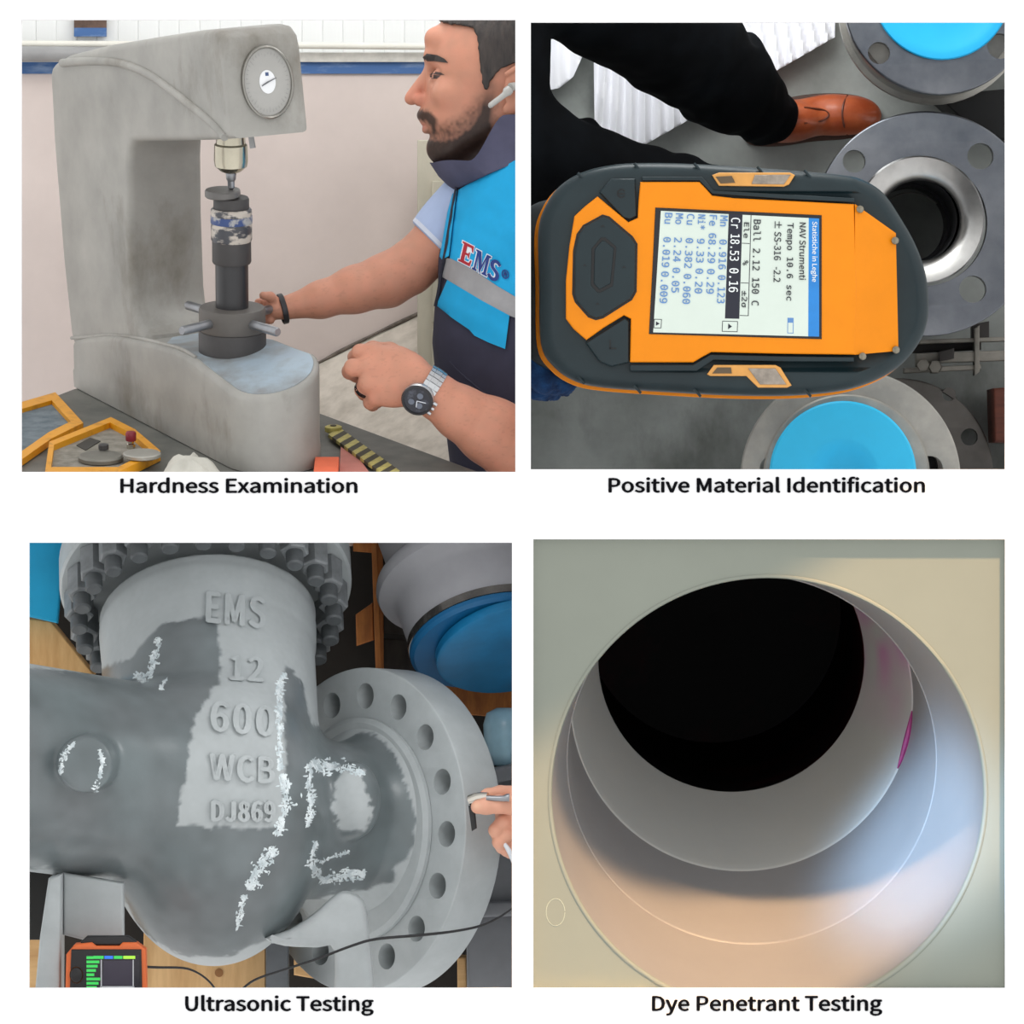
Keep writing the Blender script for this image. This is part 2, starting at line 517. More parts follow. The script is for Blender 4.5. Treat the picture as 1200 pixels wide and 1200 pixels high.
for s_, x0, x1, y0, y1, lab in (
        ('Hardness Examination', 141, 419, 578, 559.5, 'black heading Hardness Examination below the tester opening'),
        ('Positive Material Identification', 713, 1084, 577.5, 558.5, 'black heading Positive Material Identification below the orange analyser'),
        ('Ultrasonic Testing', 217, 438, 1190.5, 1166, 'black heading Ultrasonic Testing below the grey valve'),
        ('Dye Penetrant Testing', 764, 1034, 1190.5, 1166, 'black heading Dye Penetrant Testing below the stepped bore')):
    vf = text_px(s_, (x0, y0), (x1 - x0, 0), (0, y1 - y0), lambda x, y: 0.6, thick=2.2, fat=1.5)
    pxobj(F0, 'caption_lettering', vf, INK, smooth=0, recalc=False, label=lab, cat='lettering')

# ------------------------------------------------------------------ tester room: wall, pipes, floor, locker
WALL = mat('pink_plaster', (214, 201, 195), 0.9, var=0.05, scale=6, bump=0.08, bscale=14)
FW = Frame(315, 288, 800)
GR = mat('weathered_floor', (178, 170, 158), 0.9, rgb2=(212, 204, 192), scale=26, bump=0.1, lo=0.3, hi=0.6)
pxobj(FW, 'wall_back', box((-250, 79, 0 + 800), (606, 640, 830)), WALL, smooth=0, kind='structure', clip=[((6.5 * S, 0, 0), (1, 0, 0))])
CLAD = mat('white_cladding', (232, 234, 233), 0.6, var=0.03, scale=8, stretch=(8, 1, 0.3))
clad_root = pxobj(FW, 'wall_upper', box((-250, -200, 806), (608, 79, 830)), CLAD, smooth=0, kind='structure')
for i, x in enumerate(np.arange(-246, 582, 24.0)):
    pxobj(FW, 'cladding_panel', prism([(x, -200), (x + 23.92, -200), (x + 23.92, 62), (x, 62)], 804 - (i % 2) * 0.8, 806, 0.5, seg=1), CLAD, clad_root, smooth=0)
STRIPE = mat('blue_paint', (66, 104, 158), 0.7, rgb2=(136, 160, 194), scale=40, lo=0.5, hi=0.75, stretch=(0.4, 1, 2))
pxobj(FW, 'trim_1', box((-250, 73, 796), (608, 86.5, 800)), STRIPE, smooth=0, kind='structure', clip=[((6.5 * S, 0, 0), (1, 0, 0))])
LEDGE = mat('grey_ledge', (205, 203, 196), 0.7, var=0.12, scale=40)
pxobj(FW, 'trim_2', box((-250, 62, 790), (608, 73, 802)), LEDGE, smooth=0, kind='structure', clip=[((6.5 * S, 0, 0), (1, 0, 0))])
PIPE = mat('grey_pipe', (150, 150, 150), 0.45, var=0.1)
LPIPE = mat('cream_conduit', (226, 224, 214), 0.5, var=0.05)
FP = Frame(200, 60, 770)
pxobj(FP, 'conduit_pipe', tube([(-250, 50, 775, 4), (200, 52, 775, 4), (603, 55, 775, 4)], 12), LPIPE, label='thin cream conduit running along the wall above the blue stripe', cat='pipe')
pxobj(FP, 'conduit_pipe', tube([(-250, 62, 768, 9), (20, 63, 768, 9), (130, 64, 768, 9)], 16), PIPE, label='thick grey pipe on the wall behind the tester column', cat='pipe')
wn = thing('window_1', None, None, at(107, 40, 800)); wn['kind'] = 'structure'
BRN = mat('brown_board', (96, 76, 66), 0.8, var=0.3, scale=60)
pxobj(FW, 'board', box((87, -30, 794), (125, 33, 800)), BRN, wn, smooth=0)
pxobj(FW, 'board', box((87, 33, 793), (125, 43, 800)), STRIPE, wn, smooth=0)
# floor beyond the bench: runs from the wall line down towards the viewer
fl = [(-250, 745, 800), (340, 441, 800), (420, 402, 800), (606, 312, 800), (606, 552, 420), (340, 640, 420), (-250, 940, 420)]
FLP = [FW(p) for p in fl]
lowr = [v + Vector((0, 0.0, -0.02)) for v in FLP]
n_ = len(fl)
mk('floor', FLP + lowr, [tuple(range(n_)), tuple(range(2 * n_ - 1, n_ - 1, -1))] + [(i, (i + 1) % n_, (i + 1) % n_ + n_, i + n_) for i in range(n_)], GR, smooth=0, kind='structure', clip=[((6.5 * S, 0, 0), (1, 0, 0)), ((0, 0, 643 * S), (0, 0, -1))])
DIRT = mat('dark_dirt', (112, 104, 96), 0.95, var=0.3, scale=80)
vf = tube([(338, 441, 797, 2.2), (372, 426, 797, 1.6), (400, 411, 797, 2.4), (440, 391, 797, 1.6), (470, 377, 797, 2.5), (505, 361, 797, 2.0)], 8, 6)
pxobj(FW, 'trim_3', vf, DIRT, kind='structure')
# locker
LCK = mat('locker_paint', (172, 168, 150), 0.6, rgb2=(196, 190, 172), scale=14, stretch=(1, 1, 0.3))
FL = Frame(520, 340, 640)
lk = thing('locker', 'grey green metal locker standing behind the man', 'locker', at(545, 534, 640))
pxobj(FL, 'side_panel', prism([(489, 164), (603, 164), (603, 536), (489, 536)], 640, 730, 2), LCK, lk)
pxobj(FL, 'door', prism([(506, 212), (602, 212), (602, 378), (506, 378)], 634, 640, 2), LCK, lk)
pxobj(FL, 'door', prism([(506, 386), (602, 386), (602, 490), (506, 490)], 634, 640, 2), LCK, lk)
pxobj(FL, 'gap_strip', prism([(511, 494), (526, 494), (526, 535), (511, 535)], 634, 640, 1), mat('dark_gap', (52, 56, 54), 0.8), lk)  # dark strip drawn in for the shaded gap at the locker foot
pxobj(FL, 'handle', tube([(522, 280, 632, 2.4), (522, 306, 632, 2.4)], 8, 2), PIPE, lk)

# ------------------------------------------------------------------ hardness tester on its bench
th, tt = R(26), R(14)
TU = np.array([math.sin(th), math.cos(th) * math.sin(tt), -math.cos(th) * math.cos(tt)])
TV = np.array([math.cos(th), -math.sin(th) * math.sin(tt), math.sin(th) * math.cos(tt)])
TW = np.array([0, -math.cos(tt), -math.sin(tt)])
TO = np.array([124.5, 444, 580.])
def T(u, v, w): return TO + (200 + (u - 200) * 1.06) * TU + v * TV + w * 0.972 * TW
def bench(px, py, h=0.0):
    d = TO[2] - (py - TO[1]) * math.cos(tt) / math.sin(tt)
    return np.array([px, py, d]) + h * TW
FT = Frame(230, 330, 330)
TESTER = mat('tester_paint', (136, 135, 130), 0.5, rgb2=(166, 164, 158), scale=7, bump=0.05, bscale=30, lo=0.3, hi=0.7, grime=((104, 98, 86), 6.0, 0.56, 0.78))
BLUEM = mat('worn_steel_top', (132, 134, 134), 0.45, rgb2=(158, 174, 186), scale=10, lo=0.38, hi=0.6)
BLK = mat('blackened_steel', (62, 60, 60), 0.55, var=0.12, scale=30)
CHR = mat('chrome', (205, 200, 190), 0.18, 1.0, var=0.06)
STEEL = mat('steel_bar', (150, 152, 156), 0.35, 0.8, var=0.12, scale=40)
ts = thing('hardness_tester', 'big grey cast iron hardness tester with dial standing on the bench', 'tester', FT(T(200, 0, 0)))
side = [(-57, 295), (-64, 376), (-61, 386), (-52, 393), (-14, 410), (89, 441), (226, 477), (351, 509), (385, 516), (402, 517), (416, 510), (423, 495), (428, 470), (443, 397), (363, 379), (185, 342), (168, 338), (159, 328), (157, 310), (157, 240), (162, 150), (166, 132), (176, 117), (203, 106), (215, 80), (0, 40), (-14, 60), (-34, 150)]
def smooth_map(a, b, c):
    wid = 1.0
    return T(a, c * wid, b)
pxobj(FT, 'column_and_head', prism(side, -48, 48, 9, lambda a, b, c: T(a, c, b), seg=4), TESTER, ts, smooth=40)
# base: stadium footprint with a crowned, forward-sloping top
fp = [(0, -40), (12, -55)]
fp += [(u, -55) for u in np.linspace(30, 438, 18)]
fp += [(438 + 55 * math.sin(a), -55 * math.cos(a)) for a in np.linspace(0, math.pi, 25)[1:-1]]
fp += [(u, 55) for u in np.linspace(438, 30, 18)] + [(12, 55), (0, 40)]
def wtop(u, v):
    base = np.interp(u, [0, 60, 125, 210, 284, 340, 398, 438, 500], [58, 76, 92, 104, 112, 116, 113, 112, 98])
    return base + 0.30 * v * np.interp(u, [300, 440], [0.15, 1.0])
loops = []
def ring(e, f): return [T(p[0], p[1], f(p)) for p in inset(fp, e)]
loops.append(ring(0, lambda p: 0)); loops.append(ring(-1, lambda p: 20))
for i in range(9): loops.append(ring(0, lambda p, i=i: 20 + (wtop(*p) - 7 - 20) * (i + 1) / 9.0))
for i in range(1, 5):
    w_ = math.pi / 2 * i / 4
    loops.append(ring(7 * (1 - math.cos(w_)), lambda p, w_=w_: wtop(*p) - 7 + 7 * math.sin(w_)))
for e in (16, 28, 40, 50): loops.append(ring(e, lambda p: wtop(*p)))
pxobj(FT, 'base', loft(loops), TESTER, ts, smooth=50)
topp = [(215, -20), (250, -44)] + [tuple(p) for p in inset(fp, 7) if p[0] > 290] + [(250, 44), (215, 20)]
tv, tf = patch(topp, lambda x, y: -wtop(x, y), 1.0, 12)
pxobj(FT, 'base_top', ([T(p[0], p[1], -p[2]) for p in tv], tf), BLUEM, ts, smooth=60, label='worn bluish bare steel top of the base')
# bead curves on the flank
bead = [(70, 57), (100, 57), (130, 60), (152, 66), (178, 79), (203, 98), (230, 121), (252, 141), (266, 158)]
pts = []
for x, y in bead:
    u = (x - 81.35) / TU[0]; w = (TO[1] + 48 * 0.106 + u * TU[1] - y) / math.cos(tt)
    p = T(u, -48, w); pts.append((*p, 5.0))
pxobj(FT, 'flank_bead', tube(pts, 12, 5), TESTER, ts)
pts = [(*T(u, -48.5, wtop(u, -55) + 1.0), 2.2) for u in (-8, 40, 90, 150, 200, 250, 300, 340)]
pxobj(FT, 'flank_bead', tube(pts, 10, 4), TESTER, ts)
# rear foot and bench shadow gap
pxobj(FT, 'foot_plate', prism([(p[0], p[1]) for p in inset(fp, 8)], -0.5, 1.0, 0, lambda a, b, c: T(a, b, c)), BLK, ts)
# dial on the front of the head
def face(v, w, out=0):   # plane of the head's front
    u0 = np.interp(w, [397, 470, 495], [443, 428, 423])
    return T(u0 + out, v, w)
DIALM = mat('dial_face', (168, 167, 163), 0.35, var=0.05)
dc = (0, 459)
lp = []
for rr, oo in ((1.0, 0), (1.0, 5), (0.96, 6.5), (0.92, 5), (0.915, 2)):
    lp.append([face(dc[0] + 32 * rr * math.cos(a), dc[1] + 42.5 * rr * math.sin(a), oo) for a in np.linspace(0, 2 * math.pi, 49)[:-1]])
dial = pxobj(FT, 'dial_bezel', loft(lp, cap=False), mat('bezel_steel', (150, 148, 142), 0.3, 0.9), ts)
lp = [[face(dc[0] + 29.6 * rr * math.cos(a), dc[1] + 39.4 * rr * math.sin(a), oo) for a in np.linspace(0, 2 * math.pi, 49)[:-1]] for rr, oo in ((1, 0), (1, 2.5), (.6, 2.6), (.2, 2.6))]
pxobj(FT, 'dial_plate', loft(lp), DIALM, dial)
lp = [[face(dc[0] + 10 * rr * math.cos(a), dc[1] + 13.5 * rr * math.sin(a), oo) for a in np.linspace(0, 2 * math.pi, 33)[:-1]] for rr, oo in ((1, 2.5), (1, 3.4), (.3, 3.4))]
pxobj(FT, 'dial_centre', loft(lp), mat('dial_white', (236, 238, 240), 0.5, var=0.02), dial)
V_, F_ = [], []
for i in range(40):
    a = 2 * math.pi * i / 40; r0 = 0.86 if i % 5 else 0.78
    q = [face(dc[0] + 28 * r * math.cos(a + e), dc[1] + 37 * r * math.sin(a + e), 2.9) for r, e in ((r0, -.008), (r0, .008), (.95, .008), (.95, -.008))]
    b0 = len(V_); V_ += q; F_.append((b0, b0 + 1, b0 + 2, b0 + 3))
pxobj(FT, 'dial_marks', (V_, F_), mat('dial_grey_ink', (142, 142, 140), 0.6), dial, smooth=0)
pxobj(FT, 'dial_needle', join(tube([(*face(-8, 455, 4.5), 0.6), (*face(0, 459, 4.5), 0.9), (*face(11, 463, 4.5), 0.4)], 6, 2)), mat('needle_dark', (104, 106, 110), 0.5), dial)
mk_ = box((-2, 459, 0), (2, 462.5, 0)); pxobj(FT, 'dial_logo', prism([(-2, 466), (2, 466), (2, 470), (-2, 470)], 3.2, 3.8, 0, lambda a, b, c: face(a, b, c)), mat('dial_blue_ink', (70, 90, 130), 0.6), dial)
# screw spindle, wheel, anvil, indenter
def axis(p): return T(335 + p[0], p[1], p[2])
pxobj(FT, 'indenter_holder', lathe([(16, 382), (17, 366), (19, 364), (19.5, 345), (18.5, 338), (12, 332), (6, 329.5)], 40, axis), mat('indenter_chrome', (186, 180, 162), 0.2, 1.0, var=0.1), ts)
pxobj(FT, 'indenter_pin', lathe([(6.5, 333), (5.6, 322), (4.2, 320), (4, 312), (1.4, 308.5)], 20, axis), STEEL, ts)
pxobj(FT, 'release_lever', tube([(*T(400, -6, 392), 3.4), (*T(404, -5, 374), 3.6)], 10, 2), PIPE, ts)
pxobj(FT, 'anvil', lathe([(6, 284), (19.5, 285), (20.5, 287), (20.5, 298), (19.5, 300), (4, 300)], 40, axis), BLK, ts)
pxobj(FT, 'label_band', lathe([(22.5, 247), (23.6, 249), (23.6, 285), (22, 287), (4, 287)], 40, axis), mat('worn_label', (66, 68, 74), 0.35, rgb2=(188, 180, 170), scale=34, lo=0.47, hi=0.56, stretch=(1, 1, 2.2)), ts, label='worn silver label band around the screw sleeve')
pxobj(FT, 'label_stripe', lathe([(23.7, 269), (24.1, 269.5), (24.1, 278), (23.7, 278.5)], 40, axis, cap=False), mat('label_blue', (48, 70, 120), 0.4, rgb2=(160, 160, 160), scale=60, lo=0.5, hi=0.6), ts)
pxobj(FT, 'screw_sleeve', lathe([(18, 219), (21.5, 220), (22.5, 222), (22.5, 248), (5, 249)], 40, axis), BLK, ts)
pxobj(FT, 'screw_spindle', lathe([(19, 160), (19, 222), (5, 222)], 40, axis), mat('oily_spindle', (46, 46, 48), 0.35, var=0.1), ts)
wheel = pxobj(FT, 'hand_wheel', lathe([(20, 138), (37.5, 138), (38.5, 140), (38.5, 163), (37, 166), (18, 166.5)], 48, axis), mat('wheel_grey', (92, 88, 84), 0.55, var=0.1), ts)
pxobj(FT, 'wheel_base', lathe([(39, 112), (39, 134), (37.5, 137.5), (16, 138)], 48, axis), BLK, ts)
for a in (-68, 12, 112, 192):
    c_, s_ = math.cos(R(a)), math.sin(R(a))
    p0 = T(335 + 30 * c_, 30 * s_, 152); p1 = T(335 + 84 * c_, 84 * s_, 152)
    pxobj(FT, 'wheel_spoke', tube([(*p0, 5.4), (*p1, 5.4), (*(p1 + (p1 - p0) * 0.03), 4.4)], 14, 1), STEEL, wheel)
tb = pxobj(FT, 'test_block', lathe([(19, 300.5), (20.5, 302), (20.5, 308), (19.5, 309.5), (4, 309.5)], 40, lambda p: T(335 + p[0] - 4, p[1] - 9, p[2] + 0.02 * p[1])), mat('block_grey', (98, 96, 94), 0.4, var=0.12), label='dark round test block resting on the anvil under the indenter', cat='test block')

BEN = mat('bench_steel', (88, 90, 86), 0.6, rgb2=(112, 112, 106), scale=12, lo=0.35, hi=0.6)
bp_ = [(-160, 560), (75, 452), (200, 418), (527, 540), (603, 569), (603, 581), (-160, 581)]
bp_[0] = (-160, 558)
V1 = [bench(x, y, -1.2) for x, y in bp_] + [bench(x, y, -22) for x, y in bp_]
n_ = len(bp_)
pxobj(FT, 'work_bench', (V1, [tuple(range(n_)), tuple(range(2 * n_ - 1, n_ - 1, -1))] + [(i, (i + 1) % n_, (i + 1) % n_ + n_, i + n_) for i in range(n_)]), BEN, smooth=0, label='dark grey steel bench top under the hardness tester', cat='bench', clip=[((6.5 * S, 0, 0), (1, 0, 0)), ((0, 13.5 * S, 0), (0, -1, 0)), ((0, 0, 643 * S), (0, 0, -1))])

# ------------------------------------------------------------------ small things on the bench
YEL = mat('yellow_enamel', (226, 156, 22), 0.45, rgb2=(176, 116, 24), scale=30, lo=0.5, hi=0.75)
FELT = mat('blue_grey_felt', (92, 104, 112), 0.95, rgb2=(120, 130, 136), scale=40)
GRIT = mat('grey_foam', (122, 118, 108), 0.95, rgb2=(150, 146, 136), scale=60, bump=0.3, bscale=150)
def bprism(poly, h0, h1, bev=0):
    return prism(poly, h1, h0, bev, lambda a, b, c: bench(a, b, c), both=False, seg=2)
def rim(pts, wid, h0, h1):
    """separate straight wall bars along a closed outline"""
    out = []
    n = len(pts); inn = inset(pts, wid)
    for i in range(n):
        j = (i + 1) % n
        out.append(bprism([pts[i], pts[j], tuple(inn[j]), tuple(inn[i])], h0, h1, 0))
    return out
ld = thing('accessory_case', 'open yellow case with felt lined lid and foam tray at far left of the bench', 'case', FT(bench(100, 530)))
tr = ld
lid = [(4, 482), (56, 465), (97, 503), (64, 522), (34, 548), (4, 556)]
pxobj(FT, 'lid_lining', bprism(inset(lid, 3), 0.2, 3), FELT, ld, smooth=0)
for vf in rim(lid, 9, 0.2, 8): pxobj(FT, 'lid_edge', vf, YEL, ld, smooth=0)
tray = [(63, 530), (129, 500), (160, 515), (194, 541), (150, 566), (66, 566)]
pxobj(FT, 'tray_foam', bprism(inset(tray, 3), 0.3, 5), GRIT, tr, smooth=0)
for vf in rim(tray, 6, 0.2, 12): pxobj(FT, 'tray_edge', vf, YEL, tr, smooth=0)
pxobj(FT, 'foam_pocket', bprism([(94, 528), (108, 519), (121, 523), (106, 534)], 5, 6), mat('pocket_dark', (66, 64, 60), 0.9), tr, smooth=0)
def on_bench_lathe(x, y, h, prof, m, name, **kw):
    c = bench(x, y, h)
    return pxobj(FT, name, lathe(prof, 32, lambda p: c + p[0] * TU + p[1] * TV + p[2] * TW), m, **kw)
on_bench_lathe(126, 546, 5.2, [(24, 0), (26, 1), (26, 5), (24, 7), (10, 7.5)], mat('dull_steel', (128, 126, 118), 0.5, 0.5, var=0.15), 'steel_disc', label='round dull steel disc lying in the yellow case tray', cat='disc')
on_bench_lathe(128, 540, 13, [(6, 0), (6, 5), (5, 6), (1, 6)], BLK, 'steel_button', label='small dark steel button on the disc in the tray', cat='button')
kn = thing('ball_indenter', 'small indenter with dark red cap in the yellow tray', 'indenter', FT(bench(158, 531, 5)))
on_bench_lathe(158, 531, 5.2, [(5, 0), (5, 5), (3.5, 6), (3.5, 9)], CHR, 'shank', parent=kn)
on_bench_lathe(158, 531, 14, [(5.5, 0), (6.2, 1), (6.2, 9), (5, 11), (1, 11.5)], mat('red_cap', (134, 34, 48), 0.4), 'cap', parent=kn)
on_bench_lathe(174, 549, 12.5, [(20, 0), (22, 1.2), (22, 4.4), (20.5, 5.5), (4, 5.6)], mat('pale_disc', (160, 158, 150), 0.4, 0.3, var=0.1), 'steel_disc', label='pale grey round disc propped on the front corner of the yellow tray', cat='disc')
# crumpled cloth
loops = []
for sc_, h in ((1.0, 0.3), (0.99, 4), (0.86, 11), (0.68, 17), (0.45, 21), (0.2, 23)):
    loops.append([bench(230 + sc_ * (34 + 4 * math.sin(3 * a + 1)) * math.cos(a), 560 + sc_ * 12 * math.sin(a), h + (2.2 * math.sin(5 * a + 4 * sc_) + 1.5 * math.sin(9 * a)) * (0.2 < sc_ < 0.98)) for a in np.linspace(0, 2 * math.pi, 61)[:-1]])
pxobj(FT, 'cleaning_cloth', loft(loops), mat('white_cloth', (196, 194, 184), 0.95, var=0.06, bump=0.3, bscale=90), smooth=80, label='crumpled off white cloth in front of the tester base', cat='cloth')
pxobj(FT, 'orange_pad', bprism([(373, 548), (401, 548), (401, 566), (373, 566)], 0.3, 13, 2), mat('orange_foam', (226, 108, 72), 0.8, var=0.08), label='orange foam pad beside the tester base', cat='pad', smooth=40)
pxobj(FT, 'pink_sheet', bprism([(401, 524), (414, 529), (436, 557), (402, 560)], 0.3, 3, 0), mat('pink_card', (206, 134, 122), 0.8, var=0.1), label='pinkish card lying under the yellow striped strip', cat='card', smooth=0)
tp = thing('striped_strip', 'yellow and black striped strip lying at the bench edge', 'strip', FT(bench(430, 530)))
YS = mat('strip_yellow', (206, 194, 110), 0.6, rgb2=(160, 150, 84), scale=70); KS = mat('strip_dark', (70, 66, 52), 0.7)
A_, B_ = np.array([392, 512.]), np.array([470, 567.])
for i in range(16):
    p = A_ + (B_ - A_) * i / 16; q = A_ + (B_ - A_) * (i + 1) / 16
    nn = np.array([-(B_ - A_)[1], (B_ - A_)[0]]); nn = nn / np.linalg.norm(nn) * 7
    sk = (B_ - A_) / np.linalg.norm(B_ - A_) * 3
    pxobj(FT, 'yellow_band' if i % 2 == 0 else 'dark_band', bprism([tuple(p - nn + sk), tuple(q - nn + sk), tuple(q + nn - sk), tuple(p + nn - sk)], 3.2, 7), YS if i % 2 == 0 else KS, tp, smooth=0)
on_bench_lathe(391, 510, 4, [(9, 0), (10, 1), (10, 6), (8, 7), (3.5, 7)], YS, 'reel_end', parent=tp)
on_bench_lathe(391, 510, 11.1, [(3.6, 0), (3.6, 0.8), (1, 0.8)], KS, 'reel_hole', parent=tp)
# ------------------------------------------------------------------ the man at the tester
FM = Frame(480, 330, 270)
CLIPR = [((6.4 * S, 0, 0), (1, 0, 0))]
man = thing('person', 'man with dark hair and beard in a blue and navy vest turning the hand wheel', 'person', FM((580, 556, 320)))
HD = 315.0   # depth of the head's middle plane
sd = Sdf((296, -30, 96), (640, 585, 430), 1.7)
# skull, face and neck
sd.ell((606, 66, HD), (100, 92, 72), 4)
sd.ell((566, 84, HD), (68, 76, 62), 10)
sd.ell((546, 128, HD), (52, 46, 52), 14)
sd.cap((590, 132, HD - 46), (526, 173, HD - 18), 17, 16, 12)
sd.cap((590, 132, HD + 46), (526, 173, HD + 18), 17, 16, 12)
sd.ell((517, 172, HD), (18, 18, 22), 10)
sd.cap((538, 178, HD), (592, 205, HD), 26, 40, 12)
sd.cap((505, 64, HD - 22), (505, 64, HD + 22), 9, 9, 7)           # brow ridge
sd.cap((511, 44, HD - 20), (511, 44, HD + 20), 14, 14, 10)
sd.cap((505, 78, HD), (484, 109, HD), 6.2, 8.0, 6)                 # nose bridge
sd.ell((482, 113.5, HD), (8.6, 7.6, 8), 3)
sd.ell((493, 115, HD - 9.5), (9.5, 7.5, 6), 4)
sd.ell((493, 115, HD + 9.5), (9.5, 7.5, 6), 4)
sd.ell((492, 122.5, HD - 6), (4, 2.2, 3), 2, True)
sd.ell((492, 122.5, HD + 6), (4, 2.2, 3), 2, True)
sd.ell((503, 133, HD), (15, 11, 22), 6)                            # upper lip and moustache mass
sd.cap((497, 140.5, HD - 10), (497, 140.5, HD + 10), 4.6, 4.6, 3)
sd.cap((499, 150, HD - 9), (499, 150, HD + 9), 5.0, 5.0, 3)
sd.cap((490, 145.4, HD - 16), (490, 145.4, HD + 16), 1.3, 1.3, 1.5, True)
sd.ell((496, 157.5, HD), (5, 3, 12), 4, True)
for s_ in (-1, 1):
    sd.ell((506, 87, HD + s_ * 31), (12, 9, 15), 7, True)          # eye sockets
    sd.ell((517, 88, HD + s_ * 29), (10.5, 9.0, 10.5), 2.5)        # eyeballs under the lids
    sd.cap((507, 92, HD + s_ * 22), (520, 94, HD + s_ * 40), 3.2, 3.2, 5)
    sd.ell((527, 110, HD + s_ * 41), (20, 14, 13), 12)             # cheekbones
    sd.ell((604, 106, HD + s_ * 72), (13, 27, 5), 3)               # ears
    sd.ell((601, 110, HD + s_ * 78), (6.5, 12, 4), 3, True)
    sd.cap((594, 88, HD + s_ * 76), (606, 80, HD + s_ * 77), 3, 3, 2)
    sd.ell((596, 130, HD + s_ * 71), (7, 7, 5), 4)
sd.cap((600, 150, HD), (612, 225, HD), 50, 56, 10)
# trunk under the vest
sd.ell((650, 330, 320), (126, 160, 92), 20)
sd.ell((655, 500, 320), (112, 140, 90), 20)
# far arm to the wheel
sd.chain([(585, 240, 340, 42), (520, 276, 340, 33), (478, 313, 335, 30), (452, 327, 330, 31), (415, 338, 322, 27), (375, 350, 314, 21), (338, 359, 306, 14.5)], 9)
sd.ell((322, 362, 302), (17, 12, 15), 7)
for i, (y0, z0) in enumerate(((353, 298), (359, 300), (366, 300), (372, 298))):
    sd.chain([(316, y0 + 2, z0, 5.6), (306, y0, z0 + 4, 5.2), (302, y0 + 1, z0 - 6, 4.8)], 2)
sd.chain([(324, 354, 296, 6), (316, 347, 288, 5.4), (308, 346, 284, 4.8)], 3)
# near forearm and hand
sd.chain([(655, 552, 210, 52), (612, 527, 190, 46), (575, 506, 172, 39), (540, 485, 160, 31), (511, 465, 152, 25.5), (490, 450, 150, 25)], 8)
sd.ell((464, 443, 150), (33, 36, 19), 12)
mc = [((486, 432, 150), (440, 416, 152), 14), ((486, 440, 146), (433, 431, 147), 14.5), ((486, 450, 146), (434, 450, 148), 14.5), ((488, 460, 150), (443, 467, 152), 12.5)]
for a, b, r in mc: sd.cap(a, b, r, r - 2, 7)
sd.chain([(440, 415, 152, 11), (424, 415, 160, 9.6), (418, 420, 180, 8.6), (424, 424, 196, 8)], 2.5)
sd.chain([(433, 432, 147, 11.2), (416, 433, 150, 10.4), (412, 437, 168, 9.2), (420, 442, 190, 8.4)], 2.5)
sd.chain([(434, 451, 148, 11), (427, 458, 158, 9.4), (429, 462, 178, 8.6), (436, 462, 194, 8)], 2.5)
sd.chain([(443, 468, 152, 9.8), (436, 473, 160, 8.4), (438, 475, 178, 7.8), (444, 472, 192, 7.2)], 2.5)
sd.chain([(482, 425, 166, 12), (458, 413, 182, 10), (438, 410, 196, 8.6), (426, 413, 204, 7.6)], 4)
Vb, Fb = sd.mesh()
# colouring: skin, beard, stubble, lips
n1 = vnoise(Vb, 9, 1); n2 = vnoise(Vb, 3.2, 2); n3 = vnoise(Vb, 25, 3)
skin = np.array(lin((196, 138, 114)))[None] * (1 + 0.06 * n3 + 0.03 * n1)[:, None]
skin[:, 0] *= 1 + 0.04 * n1
P2 = Vb[:, :2] + np.stack([n1, n2], 1) * 2.0
head = Vb[:, 1] < 200
def mask(poly, soft, amt=1.0):
    return np.clip(0.5 - polydist(P2, poly) / soft, 0, 1) * amt * head
beard = [(494, 158), (506, 160), (520, 163), (536, 158), (552, 146), (562, 130), (566, 104), (572, 96), (582, 98), (580, 122), (578, 150), (572, 200), (500, 200), (496, 172)]
mous = [(484, 125), (494, 127), (504, 130), (511, 140), (513, 152), (510, 160), (505, 156), (504, 147), (498, 141), (486, 139)]
stub = [(497, 150), (520, 148), (540, 138), (556, 120), (566, 100), (584, 100), (584, 200), (496, 200)]
m = np.maximum(mask(beard, 9, 0.97), mask(mous, 5, 0.93))
m = np.maximum(m, mask(stub, 14, 0.62 + 0.25 * n2))
fade = np.clip((Vb[:, 1] - 96) / 30, 0.35, 1)
m = m * np.where(m > 0, fade, 1)
m = np.where(Vb[:, 0] < 590, m, m * 0.3)
bc = np.array(lin((44, 34, 30)))[None]
skin = skin * (1 - m[:, None]) + bc * m[:, None] * (1 + 0.4 * n2[:, None])
lip = np.clip(1 - np.hypot((Vb[:, 0] - 494) / 7, (Vb[:, 1] - 147) / 6), 0, 1) * (np.abs(Vb[:, 2] - HD) < 15)
skin = skin * (1 - 0.7 * lip[:, None]) + np.array(lin((176, 104, 96)))[None] * 0.7 * lip[:, None]
red = np.clip(1 - np.hypot((Vb[:, 0] - 488) / 22, (Vb[:, 1] - 110) / 22), 0, 1) * (Vb[:, 1] < 125)
skin = skin * (1 + red[:, None] * np.array([0.02, -0.16, -0.16])[None])
hairy = (Vb[:, 1] > 300) & (Vb[:, 0] < 620)
skin = np.where(hairy[:, None], skin * (1 - 0.10 * (vnoise(Vb * np.array([1, 3, 1]), 4, 5) > 0.55))[:, None], skin)
SKIN = mat('skin', (255, 255, 255), 0.5, var=0.03, scale=60, attr='Col', bump=0.05, bscale=260, spec=0.35)
SKIN.node_tree.nodes['Principled BSDF'].inputs['Subsurface Weight'].default_value = 0.08
SKIN.node_tree.nodes['Principled BSDF'].inputs['Subsurface Radius'].default_value = (0.01, 0.004, 0.002)
mk('body', FM.arr(Vb), Fb, SKIN, man, smooth=180, clip=CLIPR, recalc=False, cols=skin)
